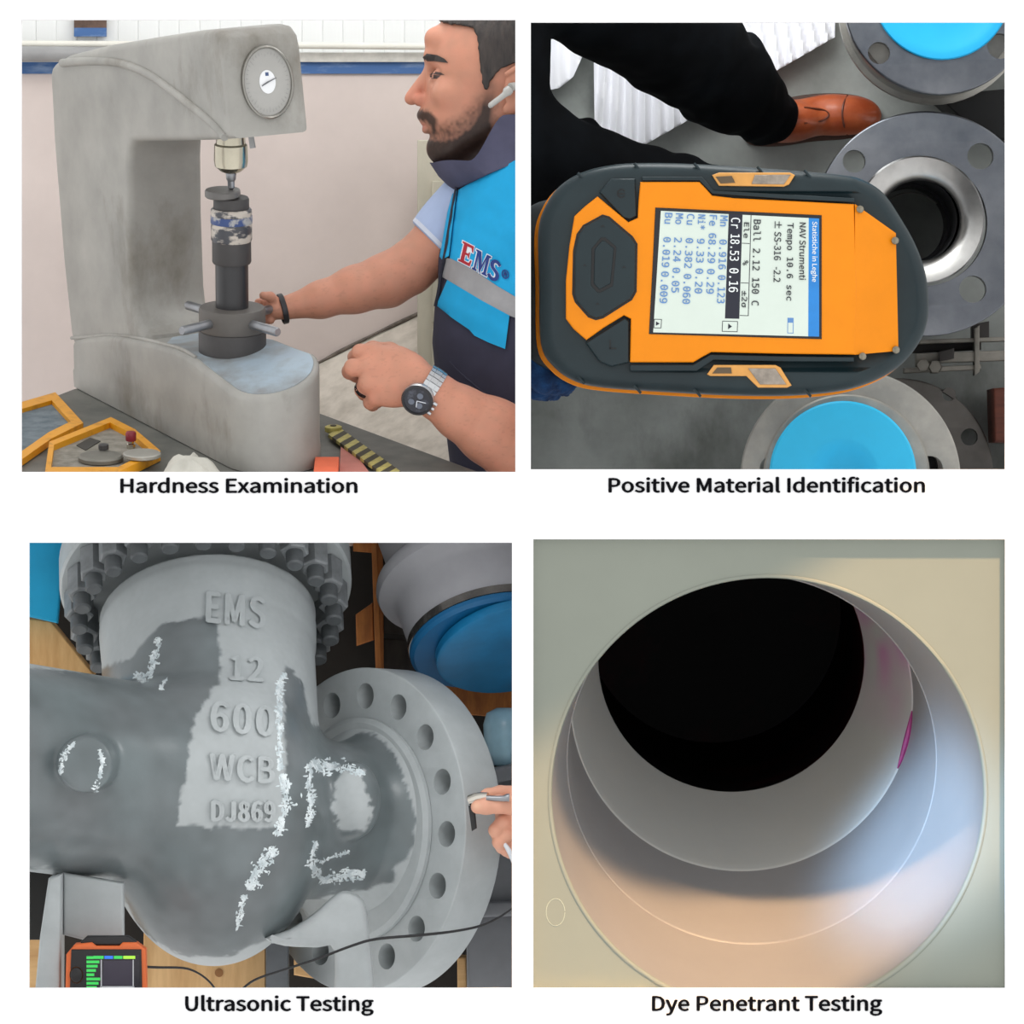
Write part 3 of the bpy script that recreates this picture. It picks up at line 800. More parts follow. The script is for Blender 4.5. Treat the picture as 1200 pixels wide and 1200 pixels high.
# hair: inflated scalp cut to the hair line
hs = Sdf((486, -34, HD - 86), (630, 124, HD + 86), 1.7)
hs.ell((606, 66, HD), (106, 97, 77.5), 4); hs.ell((566, 84, HD), (72, 79, 66), 10)
ax = [np.arange(hs.n[i]) * hs.h + hs.lo[i] for i in range(3)]
XX, YY = np.meshgrid(ax[0], ax[1], indexing='ij')
hl = [(490, -40), (498, 8), (520, 26), (540, 29), (556, 34), (561, 50), (560, 66), (563, 82), (566, 104), (573, 106), (577, 92), (586, 82), (600, 76), (640, 72), (640, -40)]
GG = np.stack([XX.ravel(), YY.ravel()], 1); nn_ = vnoise(np.stack([XX.ravel(), YY.ravel(), XX.ravel() * 0], 1), 4.5, 11)
pd = polydist(GG + 2.2 * np.stack([nn_, nn_[::-1]], 1), hl).reshape(XX.shape)
g = np.maximum(hs.g, pd[:, :, None].astype(np.float32))
Vh, Fh = hs.mesh(g)
Vh = Vh + (vnoise(Vh * np.array([1, .3, 1]), 3.5, 7) * 1.2)[:, None] * np.array([0.4, -.3, 0])
HAIR = mat('dark_hair', (28, 24, 23), 0.5, rgb2=(58, 50, 46), scale=70, stretch=(1.6, 1.6, 0.35), bump=0.6, bscale=160)
mk('hair', FM.arr(Vh), Fh, HAIR, man, smooth=180, clip=CLIPR, recalc=False)
def facepatch(poly, d0, thick, m, name, par=man, step=3.0):
    return pxobj(FM, name, patch(poly, d0, thick, step), m, par, smooth=60)
bv = BVHTree.FromPolygons([Vector(v) for v in Vb], [tuple(map(int, f)) for f in Fb])
def surf(x, y):
    h_ = bv.ray_cast(Vector((x, y, 60)), Vector((0, 0, 1)))
    return h_[0].z if h_[0] is not None else HD - 20
brow = [(495, 66), (500, 62), (512, 64), (521, 69), (525, 74), (519, 73), (508, 71), (498, 71)]
facepatch(brow, surf, 1.8, HAIR, 'eyebrow')
facepatch([(503, 86), (508, 83), (516, 84.5), (521, 88), (515, 87.5), (508, 86.5)], surf, 0.9, mat('lashes', (62, 44, 40), 0.6), 'eyelashes', step=2)
facepatch([(503.5, 87), (508, 87.2), (516, 88.4), (512, 92), (505, 91.5)], surf, 0.5, mat('eye_dark', (70, 56, 54), 0.15, var=0.3, scale=200), 'eye', step=2)
# earbud
EB = mat('earbud_grey', (178, 178, 174), 0.3, var=0.04)
eb = pxobj(FM, 'earbud', tube([(597, 107, HD - 86, 5.5), (594, 110, HD - 88, 5.6), (590, 114, HD - 88, 3.6), (575.5, 125, HD - 86, 3.4), (574.5, 125.8, HD - 86, 2.0)], 14, 4), EB, man, label='pale grey wireless earbud')
pxobj(FM, 'earbud_tip', tube([(598, 104, HD - 84, 5), (603, 103, HD - 80, 5)], 12, 2), EB, eb)

# vest
NAVY = mat('navy_cloth', (52, 52, 70), 0.9, var=0.1, scale=30, bump=0.15, bscale=25)
CYAN = mat('bright_blue_cloth', (10, 160, 214), 0.8, var=0.06, scale=20, bump=0.12, bscale=22)
REFL = mat('reflective_band', (150, 150, 152), 0.5, var=0.08, scale=30, bump=0.2, bscale=40)
SHIRT = mat('pale_blue_shirt', (168, 184, 216), 0.9, var=0.06, bump=0.15, bscale=30)
LX = [150, 190, 218, 225, 240, 300, 330, 357, 400, 430, 470, 553, 620]
LV = [560, 545, 533, 530, 524, 512.5, 513, 509, 506, 509, 518, 528, 532]
def left(y): return float(np.interp(y, LX, LV))
RX, RZ, ZC = 140.0, 112.0, 322.0
def tdepth(x, y, e=0):
    c = left(y) + RX
    q = max(0.0, 1 - ((x - c) / (RX + e)) ** 2)
    fold = 1.6 * math.sin(y * 0.09 + x * 0.05) + 1.0 * math.sin(y * 0.21 - x * 0.11)
    return ZC - (RZ + e) * math.sqrt(q) + fold * 0.6
loops = []
for y in np.linspace(196, 600, 70):
    c = left(y) + RX; lp = []
    shr = np.interp(y, [196, 240], [0.72, 1.0])
    for j in range(96):
        a = 2 * math.pi * j / 96
        x = c - RX * math.cos(a)
        z = ZC - RZ * shr * math.sin(a)
        lp.append((x, y, z))
    loops.append(lp)
vest = pxobj(FM, 'vest', loft(loops), NAVY, man, smooth=60, clip=CLIPR + [((0, 0, 643.5 * S), (0, 0, -1))])
R_ = 610
blue = [(537, 222), (546, 217), (566, 208), (586, 199), (R_, 186), (R_, 353), (582, 336), (556, 318), (527, 303), (528, 285), (531, 255)]
pxobj(FM, 'chest_panel', patch(blue, lambda x, y: tdepth(x, y, 0), 3.0, 5), CYAN, vest, smooth=60, clip=CLIPR, label='bright blue chest panel')
pxobj(FM, 'front_edge_panel', patch([(530, 226), (535, 223), (526, 300), (518, 304), (515, 300), (524, 248)], lambda x, y: tdepth(x + 3, y), 2.4, 3), CYAN, vest, smooth=60)
pxobj(FM, 'reflective_stripe', patch([(519, 302), (528, 303), (556, 318), (582, 336), (R_, 353), (R_, 376), (594, 370), (566, 354), (545, 341), (518, 324)], lambda x, y: tdepth(x, y), 4.2, 4), REFL, vest, smooth=60, clip=CLIPR, label='silver grey reflective stripe')
pxobj(FM, 'pocket_flap', patch([(524, 328), (545, 341), (566, 354), (597, 371), (592, 410), (572, 402), (556, 394), (550, 387), (530, 373), (511, 357)], lambda x, y: tdepth(x, y) - 1.5, 3.0, 4), CYAN, vest, smooth=60, label='bright blue pocket flap')
pxobj(FM, 'zip', tube([(x, y, tdepth(x + 2, y) - 3.0, 2.3) for x, y in ((535, 219), (531, 240), (526, 270), (521, 300), (517, 318), (514, 340), (510, 358))], 8, 4), mat('zip_black', (34, 36, 50), 0.7), vest)
pxobj(FM, 'pocket_seam', tube([(x, y, tdepth(x, y) - 0.5, 1.0) for x, y in ((527, 424), (545, 442), (570, 462), (606, 482))], 6, 5), NAVY, vest, clip=CLIPR)
# collar
loops = []
def colr(y0f, e):
    lp = []
    for a in np.linspace(-2.0, 2.0, 81):
        lp.append((a, e))
    return lp
def smooth01(t): t = min(1, max(0, t)); return t * t * (3 - 2 * t)
top = []; bot = []; topi = []; boti = []
for a in np.linspace(-math.pi * 0.62, math.pi * 0.62, 91):
    c_, s_ = math.cos(a), -math.sin(a)
    yt = 137 + 52 * smooth01((c_ - 0.12) / 0.42)
    wv = 2.0 * math.sin(a * 7)
    top.append((604 - 101 * c_, yt + wv * 0.4, HD - 4 + 84 * s_ + wv)); topi.append((604 - 95 * c_, yt + 1.5, HD - 4 + 79 * s_ + wv))
    yb = 190 + 31 * max(c_, -0.2)
    bot.append((610 - 80 * c_, yb, ZC + 92 * s_)); boti.append((610 - 74 * c_, yb, ZC + 86 * s_))
mid = [tuple(np.array(p) * .5 + np.array(q) * .5 - np.array([3 * math.cos(a), 0, 4 * math.sin(a) * -1])) for p, q, a in zip(top, bot, np.linspace(-math.pi * 0.62, math.pi * 0.62, 91))]
sec = [bot, mid, top, topi, boti]
n_ = len(top)
Vc = [p for lp in sec for p in lp]; Fc = []
for i in range(5):
    for j in range(n_ - 1):
        a = i * n_ + j; b = ((i + 1) % 5) * n_ + j
        Fc.append((a, a + 1, b + 1, b))
Fc += [(0, n_, 2 * n_, 3 * n_, 4 * n_), tuple(k * n_ + n_ - 1 for k in (4, 3, 2, 1, 0))]
pxobj(FM, 'collar', (Vc, Fc), mat('collar_cloth', (78, 78, 100), 0.9, var=0.12, scale=24, bump=0.25, bscale=24), man, smooth=70, clip=CLIPR)
# sleeve of the shirt on the far arm
pxobj(FM, 'shirt_sleeve', tube([(600, 215, 338, 60), (560, 240, 340, 50), (530, 262, 340, 42), (511, 281, 340, 37.5), (508, 284, 340, 34)], 40, 6), SHIRT, man, smooth=60, clip=CLIPR)
pxobj(FM, 'sleeve_hem', tube([(513, 279.5, 340, 38.6), (509.5, 283, 340, 38.0)], 40, 2), mat('sleeve_edge', (206, 212, 226), 0.9), man, smooth=60)
# vest lettering with white edging
REDI = mat('logo_red', (170, 34, 50), 0.7); NAVI = mat('logo_navy', (34, 58, 130), 0.7); WHI = mat('logo_white', (226, 232, 240), 0.7)
Epoly = [(0, 0), (.95, 0), (1, .3), (.9, .3), (.82, .14), (.42, .14), (.42, .44), (.62, .44), (.68, .34), (.74, .34), (.74, .64), (.68, .64), (.62, .55), (.42, .55), (.42, .87), (.78, .87), (.88, .7), (.96, .7), (.92, 1), (0, 1), (0, .92), (.14, .9), (.14, .1), (0, .08)]
Mpoly = [(0, 0), (.32, 0), (.32, .07), (.22, .1), (.22, .74), (.5, 0), (.54, 0), (.8, .76), (.8, .1), (.7, .07), (.7, 0), (1.08, 0), (1.08, .07), (.98, .1), (.98, .9), (1.08, .93), (1.08, 1), (.78, 1), (.58, .4), (.36, 1), (0, 1), (0, .93), (.1, .9), (.1, .1), (0, .07)]
ax_, ay_ = np.array([16.0, 8.6]), np.array([5.5, -23.0])
def letter(poly, org, wd, e, thick, m, name):
    P = [(p[0], p[1]) for p in poly]
    Q = [np.array(org) + p[0] * ax_ * wd + p[1] * ay_ for p in P]
    if e: Q = inset([tuple(q) for q in Q], -e)
    pxobj(FM, name, patch([tuple(q) for q in Q], lambda x, y: tdepth(x, y), thick, 4, 3.0), m, vest, smooth=0)
letter(Epoly, (537, 306), 0.88, 1.1, 0.8, WHI, 'logo_edging'); letter(Epoly, (537, 306), 0.88, 0, 1.6, REDI, 'logo_letter')
letter(Mpoly, (553, 316), 1.0, 1.1, 0.8, WHI, 'logo_edging'); letter(Mpoly, (553, 316), 1.0, 0, 1.6, NAVI, 'logo_letter')
for b_, tk, m_, nm in ((4.4, 0.8, WHI, 'logo_edging'), (2.2, 1.6, NAVI, 'logo_letter')):
    pxobj(FM, nm, text_px('S', (570, 326.5), (13, 7.0), (5.5, -24), lambda x, y: tdepth(x, y) - 3, tk, fat=b_), m_, vest, smooth=0, recalc=False)
pxobj(FM, nm, text_px('®', (586.5, 325.5), (8.5, 4.6), (2.5, -10), lambda x, y: tdepth(x, y) - 3, 1.6, fat=0.3), NAVI, vest, smooth=0, recalc=False)
# wristwatch: bracelet of links round the wrist, case with black dial
SST = mat('watch_steel', (196, 198, 200), 0.25, 0.9, var=0.06)
wdir = np.array([0.80, 0.52, 0.06]); wdir /= np.linalg.norm(wdir)
wup = np.cross(wdir, np.array([0, 0, 1.])); wup /= np.linalg.norm(wup); wfr = np.cross(wup, wdir)
if wfr[2] > 0: wfr = -wfr
if wup[1] > 0: wup = -wup
wc = np.array([501., 460, 152])
ww = pxobj(FM, 'wristwatch', lathe([(27.6, -8), (28.6, -7), (28.6, 7), (27.6, 8)], 48, lambda p: wc + p[0] * wup + p[1] * wfr * 1.0 + p[2] * wdir, cap=False), SST, man, label='steel wristwatch with black dial')
for i in range(11):
    a = R(-52 + i * 13.5 + 90 - 45)
    q = lambda p: wc + p[2] * wdir + (28.2 + p[1]) * (math.cos(a + p[0]) * wup + math.sin(a + p[0]) * wfr)
    for j, (l0, l1) in enumerate(((-9.5, -4.4), (-3.9, 3.9), (4.4, 9.5))):
        pxobj(FM, 'watch_link', box((-0.1, 0, l0), (0.1, 2.6 - (j != 1) * .4, l1), q), SST, ww, smooth=0)
cn = (0.42 * wfr * -1.0 * -1 + -0.30 * wup); cn = wfr * 0.88 - wup * 0.44; cn /= np.linalg.norm(cn)
cx = wdir - cn * (wdir @ cn); cx /= np.linalg.norm(cx); cy = np.cross(cn, cx)
cc = wc + cn * 30.5 - wdir * 4.5
def case(p): return cc + p[0] * cx + p[1] * cy + p[2] * cn
pxobj(FM, 'watch_case', lathe([(17, -7), (19, -5), (19.5, 1), (18.5, 3), (17.5, 3.2)], 40, case), SST, ww)
pxobj(FM, 'watch_bezel', lathe([(18.6, 1), (18.8, 3.4), (17.6, 5), (15.6, 5.2), (15.4, 3.6)], 40, case, cap=False), mat('bezel_black', (38, 38, 42), 0.25), ww)
pxobj(FM, 'watch_dial', lathe([(16, 2.8), (15.8, 3.8), (8, 3.9), (2, 3.9)], 40, case), mat('watch_black', (44, 46, 54), 0.2, rgb2=(92, 98, 112), scale=70, lo=0.5, hi=0.7), ww)
for cx_, cy_ in ((-5, -5), (5.5, -4), (0, 7)):
    pxobj(FM, 'watch_subdial', lathe([(3.6, 4.0), (3.6, 4.5), (2.9, 4.5)], 20, lambda p: case((p[0] + cx_, p[1] + cy_, p[2]))), mat('subdial', (104, 112, 126), 0.3), ww)
pxobj(FM, 'watch_hand', box((-0.6, 0, 4.7), (0.6, 8, 5.1), lambda p: case((p[0] * .9 + p[1] * .4, p[1] * -.9, p[2]))), WHI, ww)
pxobj(FM, 'watch_hand', box((-0.6, 0, 4.7), (0.6, 11, 5.1), lambda p: case((p[0] * .4 + p[1] * .9, p[1] * .35 + p[0], p[2]))), WHI, ww)
for dy in (-7, 0, 7): pxobj(FM, 'watch_crown', tube([(*case((17.5, dy, 0)), 2.2), (*case((22, dy, 0)), 2.2)], 10, 1), SST, ww)
# ring and bracelet
pxobj(FM, 'ring', lathe([(10.6, -3), (11.3, -2.6), (11.3, 2.6), (10.6, 3)], 28, lambda p: np.array([428.5, 457.5, 158]) + p[2] * np.array([-.45, .5, .73]) + p[0] * np.array([.85, .5, .18]) + p[1] * np.array([-.27, .7, -.65]), cap=False), mat('ring_dark', (60, 60, 62), 0.25, 0.8), man)
br = pxobj(FM, 'bracelet', lathe([(17.2, -3.4), (18.4, -2.6), (18.4, 2.6), (17.2, 3.4)], 32, lambda p: np.array([330.5, 361, 304.5]) + p[2] * np.array([.95, -.25, .15]) + p[0] * np.array([.25, .96, 0]) + p[1] * np.array([-.14, .05, .98]), cap=False), mat('bracelet_dark', (48, 48, 52), 0.4, 0.3), man)
# ------------------------------------------------------------------ workshop floor seen from above (upper right opening)
CLIPL = [((19.6 * S, 0, 0), (-1, 0, 0))]
FF = Frame(900, 288, 720)
CONC = mat('grey_concrete', (118, 122, 118), 0.75, rgb2=(168, 172, 168), scale=6, bump=0.06, bscale=40, lo=0.3, hi=0.7, grime=((92, 94, 90), 4.0, 0.55, 0.75))
pxobj(FF, 'floor', box((560, -260, 720), (1500, 640, 750)), CONC, smooth=0, kind='structure', clip=CLIPL + [((0, 0, 643 * S), (0, 0, -1))])
# corrugated white sheets
CORR = mat('white_sheet', (240, 240, 244), 0.7, var=0.01)
FS = Frame(820, 90, 700)
pxobj(FS, 'corrugated_sheet', patch([(693, -120), (978, -120), (978, 44), (905, 86), (830, 128), (757, 169), (728, 169), (697, 163), (696, 100)], lambda x, y: 692 - 7 * math.sin((x + (y - 100) * -0.10 * (x - 760) / 100) * 2 * math.pi / 16), 3, 2.6), CORR, label='large white corrugated sheet on the floor behind the black trouser leg', cat='sheet', smooth=80)
pxobj(FS, 'corrugated_sheet', patch([(620, 0), (700, 0), (690, 50), (672, 90), (655, 104), (636, 107), (620, 104)], lambda x, y: 692 - 6 * math.sin(x * 2 * math.pi / 24), 3, 4), CORR, label='small corner of white corrugated sheet beside the partition', cat='sheet', smooth=80, clip=CLIPL)
# person in black trousers and brown shoes
FB = Frame(800, 120, 480)
pb = thing('person', 'person in black trousers and a brown leather shoe standing on concrete', 'person', FB((640, 100, 330)))
sb_ = Sdf((596, -190, 200), (960, 330, 712), 3.0)
sb_.chain([(560, -90, 300, 95), (640, -45, 330, 86), (720, 0, 390, 78), (790, 45, 470, 70), (850, 90, 550, 60), (903, 127, 632, 37)], 10)
sb_.chain([(560, 190, 300, 80), (620, 188, 320, 66), (690, 205, 350, 49), (800, 226, 430, 40), (900, 245, 520, 34)], 10)
sb_.cap((560, -90, 300), (560, 190, 300), 90, 80, 20)
sb_.ell((687, 158, 345), (13, 14, 13), 6)
Vt, Ft = sb_.mesh()
dirn = np.array([0.84, 0.54])
along = Vt[:, 0] * .84 + Vt[:, 1] * .54
wr = np.sin(along * 0.16 + 2.2 * vnoise(Vt, 34, 3)) * np.clip((Vt[:, 0] - 700) / 180, 0.15, 1) * 4.5 + vnoise(Vt, 26, 4) * 4
Vt = Vt + wr[:, None] * np.array([-0.3, 0.45, -0.6])
TROU = mat('black_trousers', (6, 7, 9), 0.95, rgb2=(14, 18, 22), scale=6, lo=0.45, hi=0.7, spec=0.08)
mk('trousers', FB.arr(Vt), Ft, TROU, pb, smooth=180, clip=CLIPL, recalc=False)
ss = Sdf((860, 80, 590), (1070, 180, 722), 2.0)
ss.ell((985, 125, 688), (54, 25, 26), 6); ss.ell((1012, 125, 692), (29, 20.5, 19), 8)
ss.ell((925, 133, 675), (48, 26, 40), 12); ss.cap((915, 133, 650), (905, 130, 620), 23, 22, 10)
Vs, Fs_ = ss.mesh()
Vs[:, 2] = np.minimum(Vs[:, 2], 707)
LEA = mat('brown_leather', (150, 66, 36), 0.32, rgb2=(190, 98, 56), scale=16, bump=0.12, bscale=90, lo=0.35, hi=0.65)
shoe = mk('shoe', FB.arr(Vs), Fs_, LEA, pb, smooth=180, recalc=False, label='brown leather dress shoe')
sole = catmull([(880, 118), (920, 106), (960, 99), (1000, 99), (1028, 106), (1043, 124), (1030, 145), (1000, 153), (960, 156), (915, 162), (880, 156)], 5, True)
pxobj(FB, 'sole', prism(sole, 704, 716, 2), mat('shoe_sole', (70, 44, 32), 0.6), shoe)
bvs = BVHTree.FromPolygons([Vector(v) for v in Vs], [tuple(map(int, f)) for f in Fs_])
def ssurf(x, y):
    h_ = bvs.ray_cast(Vector((x, y, 500)), Vector((0, 0, 1))); return h_[0].z if h_[0] is not None else 700
for pts in ([(1001, 102), (996, 112), (994, 125), (996, 138), (1001, 149)], [(948, 118), (970, 120), (978, 126), (970, 133), (948, 137)]):
    pxobj(FB, 'seam', tube([(x, y, ssurf(x, y), 1.3) for x, y in pts], 6, 5), mat('seam_brown', (96, 44, 24), 0.5), shoe)

# flanged steel fittings standing on the floor, seen from above
ST_D = mat('brushed_steel_dark', (62, 68, 78), 0.3, 0.9, rgb2=(140, 142, 146), scale=6, lo=0.25, hi=0.8)
ST_L = mat('turned_steel', (206, 204, 200), 0.28, 0.95, rgb2=(150, 148, 146), scale=9, lo=0.3, hi=0.7)
ST_G = mat('dull_turned_steel', (172, 168, 160), 0.5, 0.6, rgb2=(150, 148, 142), scale=20)
radial_brush(ST_L)
CAPB = mat('cyan_cap', (12, 170, 224), 0.5, var=0.03)
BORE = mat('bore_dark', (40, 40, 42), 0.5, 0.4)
def fitting(cx, cy, d, Rr, holes, thick, bore, fr, m, label, hubr, group=None):
    t = thing('flanged_fitting', label, 'fitting', at(cx, cy, d + thick), group)
    F_ = Frame(cx, cy, d)
    hl = [circle(x, y, r, 20) for x, y, r in holes] + [circle(cx - 2, cy - 1, bore, 56)]
    pxobj(F_, 'flange_plate', prism(circle(cx, cy, Rr, 96), d, d + thick, 2.5, holes=hl), m, t, smooth=40)
    prof = [(bore + 1, d + 2), (fr, d + 1), (fr, d - 5), (fr - 2, d - 6.5)]
    return t, F_
# middle fitting: open bore
t, F_ = fitting(1085, 262, 430, 132, [(1001, 189, 13.5), (1149, 183, 15.5), (1140, 339, 16), (1015, 335, 15)], 34, 74, 76, ST_D, 'open steel flanged fitting with a bright ring around its bore', 60)
lp = [[(1078 + r * math.cos(a), 258 + r * math.sin(a), h) for a in np.linspace(0, 2 * math.pi, 73)[:-1]] for r, h in ((75, 436), (75.5, 424), (73.5, 421.5), (60, 428), (49, 436), (47, 440))]
pxobj(F_, 'raised_face', loft(lp, cap=False), ST_L, t, smooth=30)
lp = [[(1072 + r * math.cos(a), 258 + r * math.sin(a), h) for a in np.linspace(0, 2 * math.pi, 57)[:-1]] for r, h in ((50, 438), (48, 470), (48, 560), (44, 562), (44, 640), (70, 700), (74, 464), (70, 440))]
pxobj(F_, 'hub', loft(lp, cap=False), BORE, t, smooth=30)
pxobj(F_, 'inner_lip', tube([(1072 + 44 * math.cos(a), 266 + 44 * math.sin(a), 540, 1.2) for a in np.linspace(math.pi * 1.05, math.pi * 1.75, 14)], 6, 2), ST_L, t)
# top fitting with cyan cap
t, F_ = fitting(1101, -1, 390, 112, [(1030, 62, 13), (1172, 54, 15)], 30, 72, 74, ST_D, 'steel flanged fitting with a cyan cap at the top edge', 70)
pxobj(F_, 'cap', loft([[(1103 + r * math.cos(a), -10 + r * math.sin(a), h) for a in np.linspace(0, 2 * math.pi, 73)[:-1]] for r, h in ((70, 392), (80, 391), (81, 378), (79.5, 375), (70, 374.5), (66, 377.5), (30, 378), (4, 378))]), CAPB, t, smooth=40, label='cyan plastic protection cap')
pxobj(F_, 'hub', loft([[(1098 + r * math.cos(a), 6 + r * math.sin(a), h) for a in np.linspace(0, 2 * math.pi, 57)[:-1]] for r, h in ((95, 420), (106, 470), (112, 476), (112, 500), (100, 505), (80, 700))]), ST_G, t, smooth=30)
# bottom fitting with cyan cap and dished centre
t, F_ = fitting(997, 562, 420, 129, [(1090, 549, 15), (905, 549, 15)], 34, 70, 92, ST_G, 'dull steel flanged fitting with a dished cyan cap below the analyser', 70)
pxobj(F_, 'raised_face', loft([[(992 + r * math.cos(a), 560 + r * math.sin(a), h) for a in np.linspace(0, 2 * math.pi, 73)[:-1]] for r, h in ((68, 424), (97, 423), (98, 417), (96, 414.5), (68, 414))]), ST_G, t, smooth=30)
pxobj(F_, 'cap', loft([[(987 + r * math.cos(a), 556 + r * math.sin(a), h) for a in np.linspace(0, 2 * math.pi, 73)[:-1]] for r, h in ((70, 414), (85, 414), (86, 400), (83.5, 397), (44, 397), (40, 398), (32, 405), (22, 412), (6, 414))]), mat('sky_cap', (40, 190, 236), 0.45, var=0.03), t, smooth=40, label='sky blue plastic cap with dished centre')
pxobj(F_, 'hub', loft([[(1000 + r * math.cos(a), 562 + r * math.sin(a), h) for a in np.linspace(0, 2 * math.pi, 57)[:-1]] for r, h in ((72, 452), (70, 588))]), ST_G, t)
# lower dark flange and rack bars in the gap on the right
t, F_ = fitting(1052, 555, 604, 112, [(1136, 512, 10), (1112, 462, 8)], 30, 50, 60, mat('dark_dull_steel', (92, 88, 84), 0.5, 0.5, var=0.25, scale=12), 'dark steel flange lying lower behind the dished cyan cap', 60)  # darker grey steel than the other fittings
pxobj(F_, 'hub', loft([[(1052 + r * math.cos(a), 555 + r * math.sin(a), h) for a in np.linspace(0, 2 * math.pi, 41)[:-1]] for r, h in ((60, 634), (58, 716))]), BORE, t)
FR = Frame(1120, 420, 600)
rk = thing('steel_rack', 'grey steel rack of bars lying between the fittings', 'rack', FR((1130, 420, 700)))
RK = mat('rack_grey', (128, 124, 116), 0.6, 0.3, var=0.2, scale=30); RKD = mat('rack_dark', (44, 40, 38), 0.7)
for i, (x0, x1, y0, y1, dd, m) in enumerate(((1078, 1190, 398, 403, 610, RK), (1074, 1190, 414, 426, 604, RK), (1070, 1152, 403, 413, 640, RKD), (1060, 1150, 431, 437, 606, RK), (1140, 1160, 380, 400, 612, RKD), (1100, 1118, 412, 424, 596, RKD), (1142, 1148, 385, 440, 600, RK))):
    pxobj(FR, 'bar', prism([(x0, y0), (x1, y0 - 4), (x1, y1 - 4), (x0, y1)], dd, dd + 40, 1.5), m, rk)
for x, y in ((1082, 418), (1096, 420)):
    pxobj(FR, 'bolt', lathe([(7, 590), (8, 588), (8, 640)], 6, lambda p: (x + p[0], y + 10 + p[1], p[2])), RK, rk)
pxobj(Frame(1172, 490, 560), 'wood_block', prism([(1164, 455), (1230, 450), (1230, 520), (1166, 518)], 560, 700, 3), mat('red_brown_wood', (96, 48, 34), 0.7, var=0.25, scale=20, stretch=(1, 1, 6)), label='reddish brown wood block at the right edge beside the dark flange', cat='wood block')
pxobj(Frame(1150, 130, 560), 'dark_box', prism([(1098, 112), (1260, 96), (1260, 176), (1150, 160)], 560, 715, 3), mat('near_black', (18, 18, 19), 0.7), label='black box on the floor between the two upper fittings', cat='box')

# handheld analyser
FD = Frame(860, 328, 90)
RUB = mat('dark_green_rubber', (17, 34, 39), 0.4, rgb2=(25, 43, 48), scale=9, bump=0.04, bscale=200, spec=0.4)
ORG_ = mat('orange_shell', (238, 140, 10), 0.42, var=0.03, spec=0.25)
ORD = ORG_
an = thing('handheld_analyser', 'orange and dark green handheld analyser with lit colour screen', 'analyser', FD((860, 460, 180)))
outer = [(632, 330), (631, 270), (640, 240), (656, 218), (682, 202), (720, 193), (765, 191), (830, 193), (930, 200), (985, 205), (1012, 211), (1036, 226), (1056, 254), (1074, 285), (1086, 318), (1090, 350), (1088, 378), (1078, 402), (1058, 426), (1030, 444), (990, 457), (930, 463), (860, 463), (780, 459), (710, 454), (676, 447), (650, 430), (634, 402)]
outs = [tuple(p) for p in catmull(outer, 5, True)]
def nose(a, b, c): return (a, b, c + 0.55 * max(0.0, a - 1001) * max(0, min(1, (150 - c) / 76)))
pxobj(FD, 'rubber_shell', prism(outs, 74, 150, 16, nose, seg=5), RUB, an, smooth=60, label='dark green rubber housing')
mid_ = [tuple(p) for p in inset(outs, -0.5)]
pxobj(FD, 'orange_seam', prism([(x - 4, y + 3.0) for x, y in mid_], 136, 143, 2), ORG_, an, smooth=40)
back = [tuple(p) for p in catmull([(612, 300), (612, 250), (660, 228), (800, 222), (980, 236), (1020, 300), (1020, 380), (960, 432), (800, 440), (660, 436), (612, 400)], 5, True)]
pxobj(FD, 'rear_housing', prism(back, 146, 190, 10), mat('rear_black', (34, 42, 46), 0.5), an, smooth=60, clip=CLIPL)
orange = [(750, 214), (784, 214), (819, 214), (826, 221), (834, 230), (860, 233), (920, 236), (1000, 240), (1003, 330), (1002, 416), (920, 415), (833, 413), (822, 419), (812, 425), (770, 425), (738, 425), (738.5, 400), (739, 374), (731, 370), (708, 384), (687, 399), (672, 386), (663, 374), (663, 330), (667, 290), (673, 254), (686, 242), (700, 231), (718, 246), (736, 261), (747, 256), (748, 236)]
face_ = pxobj(FD, 'orange_face', prism(orange, 66, 80, 2.5, both=False), ORG_, an, smooth=40)
# sloping nose panel
np_ = [(1001, 240), (1050, 273), (1053, 411), (1001, 416)]
V_ = [(x, y, 66.5 + (x > 1020) * 27.5) for x, y in np_] + [(x, y, 124) for x, y in np_]
pxobj(FD, 'nose_panel', (V_, [(0, 1, 2, 3), (7, 6, 5, 4), (0, 4, 5, 1), (1, 5, 6, 2), (2, 6, 7, 3), (3, 7, 4, 0)]), ORD, an, smooth=0)
for x, y, dd in ((1007, 246, 70), (1049, 282, 92), (1010, 418, 70), (1050, 410, 92)):
    pxobj(FD, 'screw', lathe([(1.5, dd - 6), (4.2, dd - 5), (4.6, dd - 2), (4.6, dd + 8)], 12, lambda p: (x + p[0], y + p[1], p[2])), mat('screw_steel', (130, 124, 110), 0.35, 0.8, var=0.3, scale=150), an)
# bezel edges of the rubber beside the face
for poly in ([(752, 208), (822, 208), (836, 224), (930, 229), (1000, 233), (1000, 238), (920, 234), (834, 228), (819, 212.5), (752, 212.5)], [(738, 428), (812, 428), (832, 416), (920, 418), (1000, 419), (1000, 424), (920, 424), (836, 422), (816, 435), (738, 435)]):
    pxobj(FD, 'rubber_lip', prism(poly, 67, 80, 1.2, both=False), RUB, an, smooth=40)
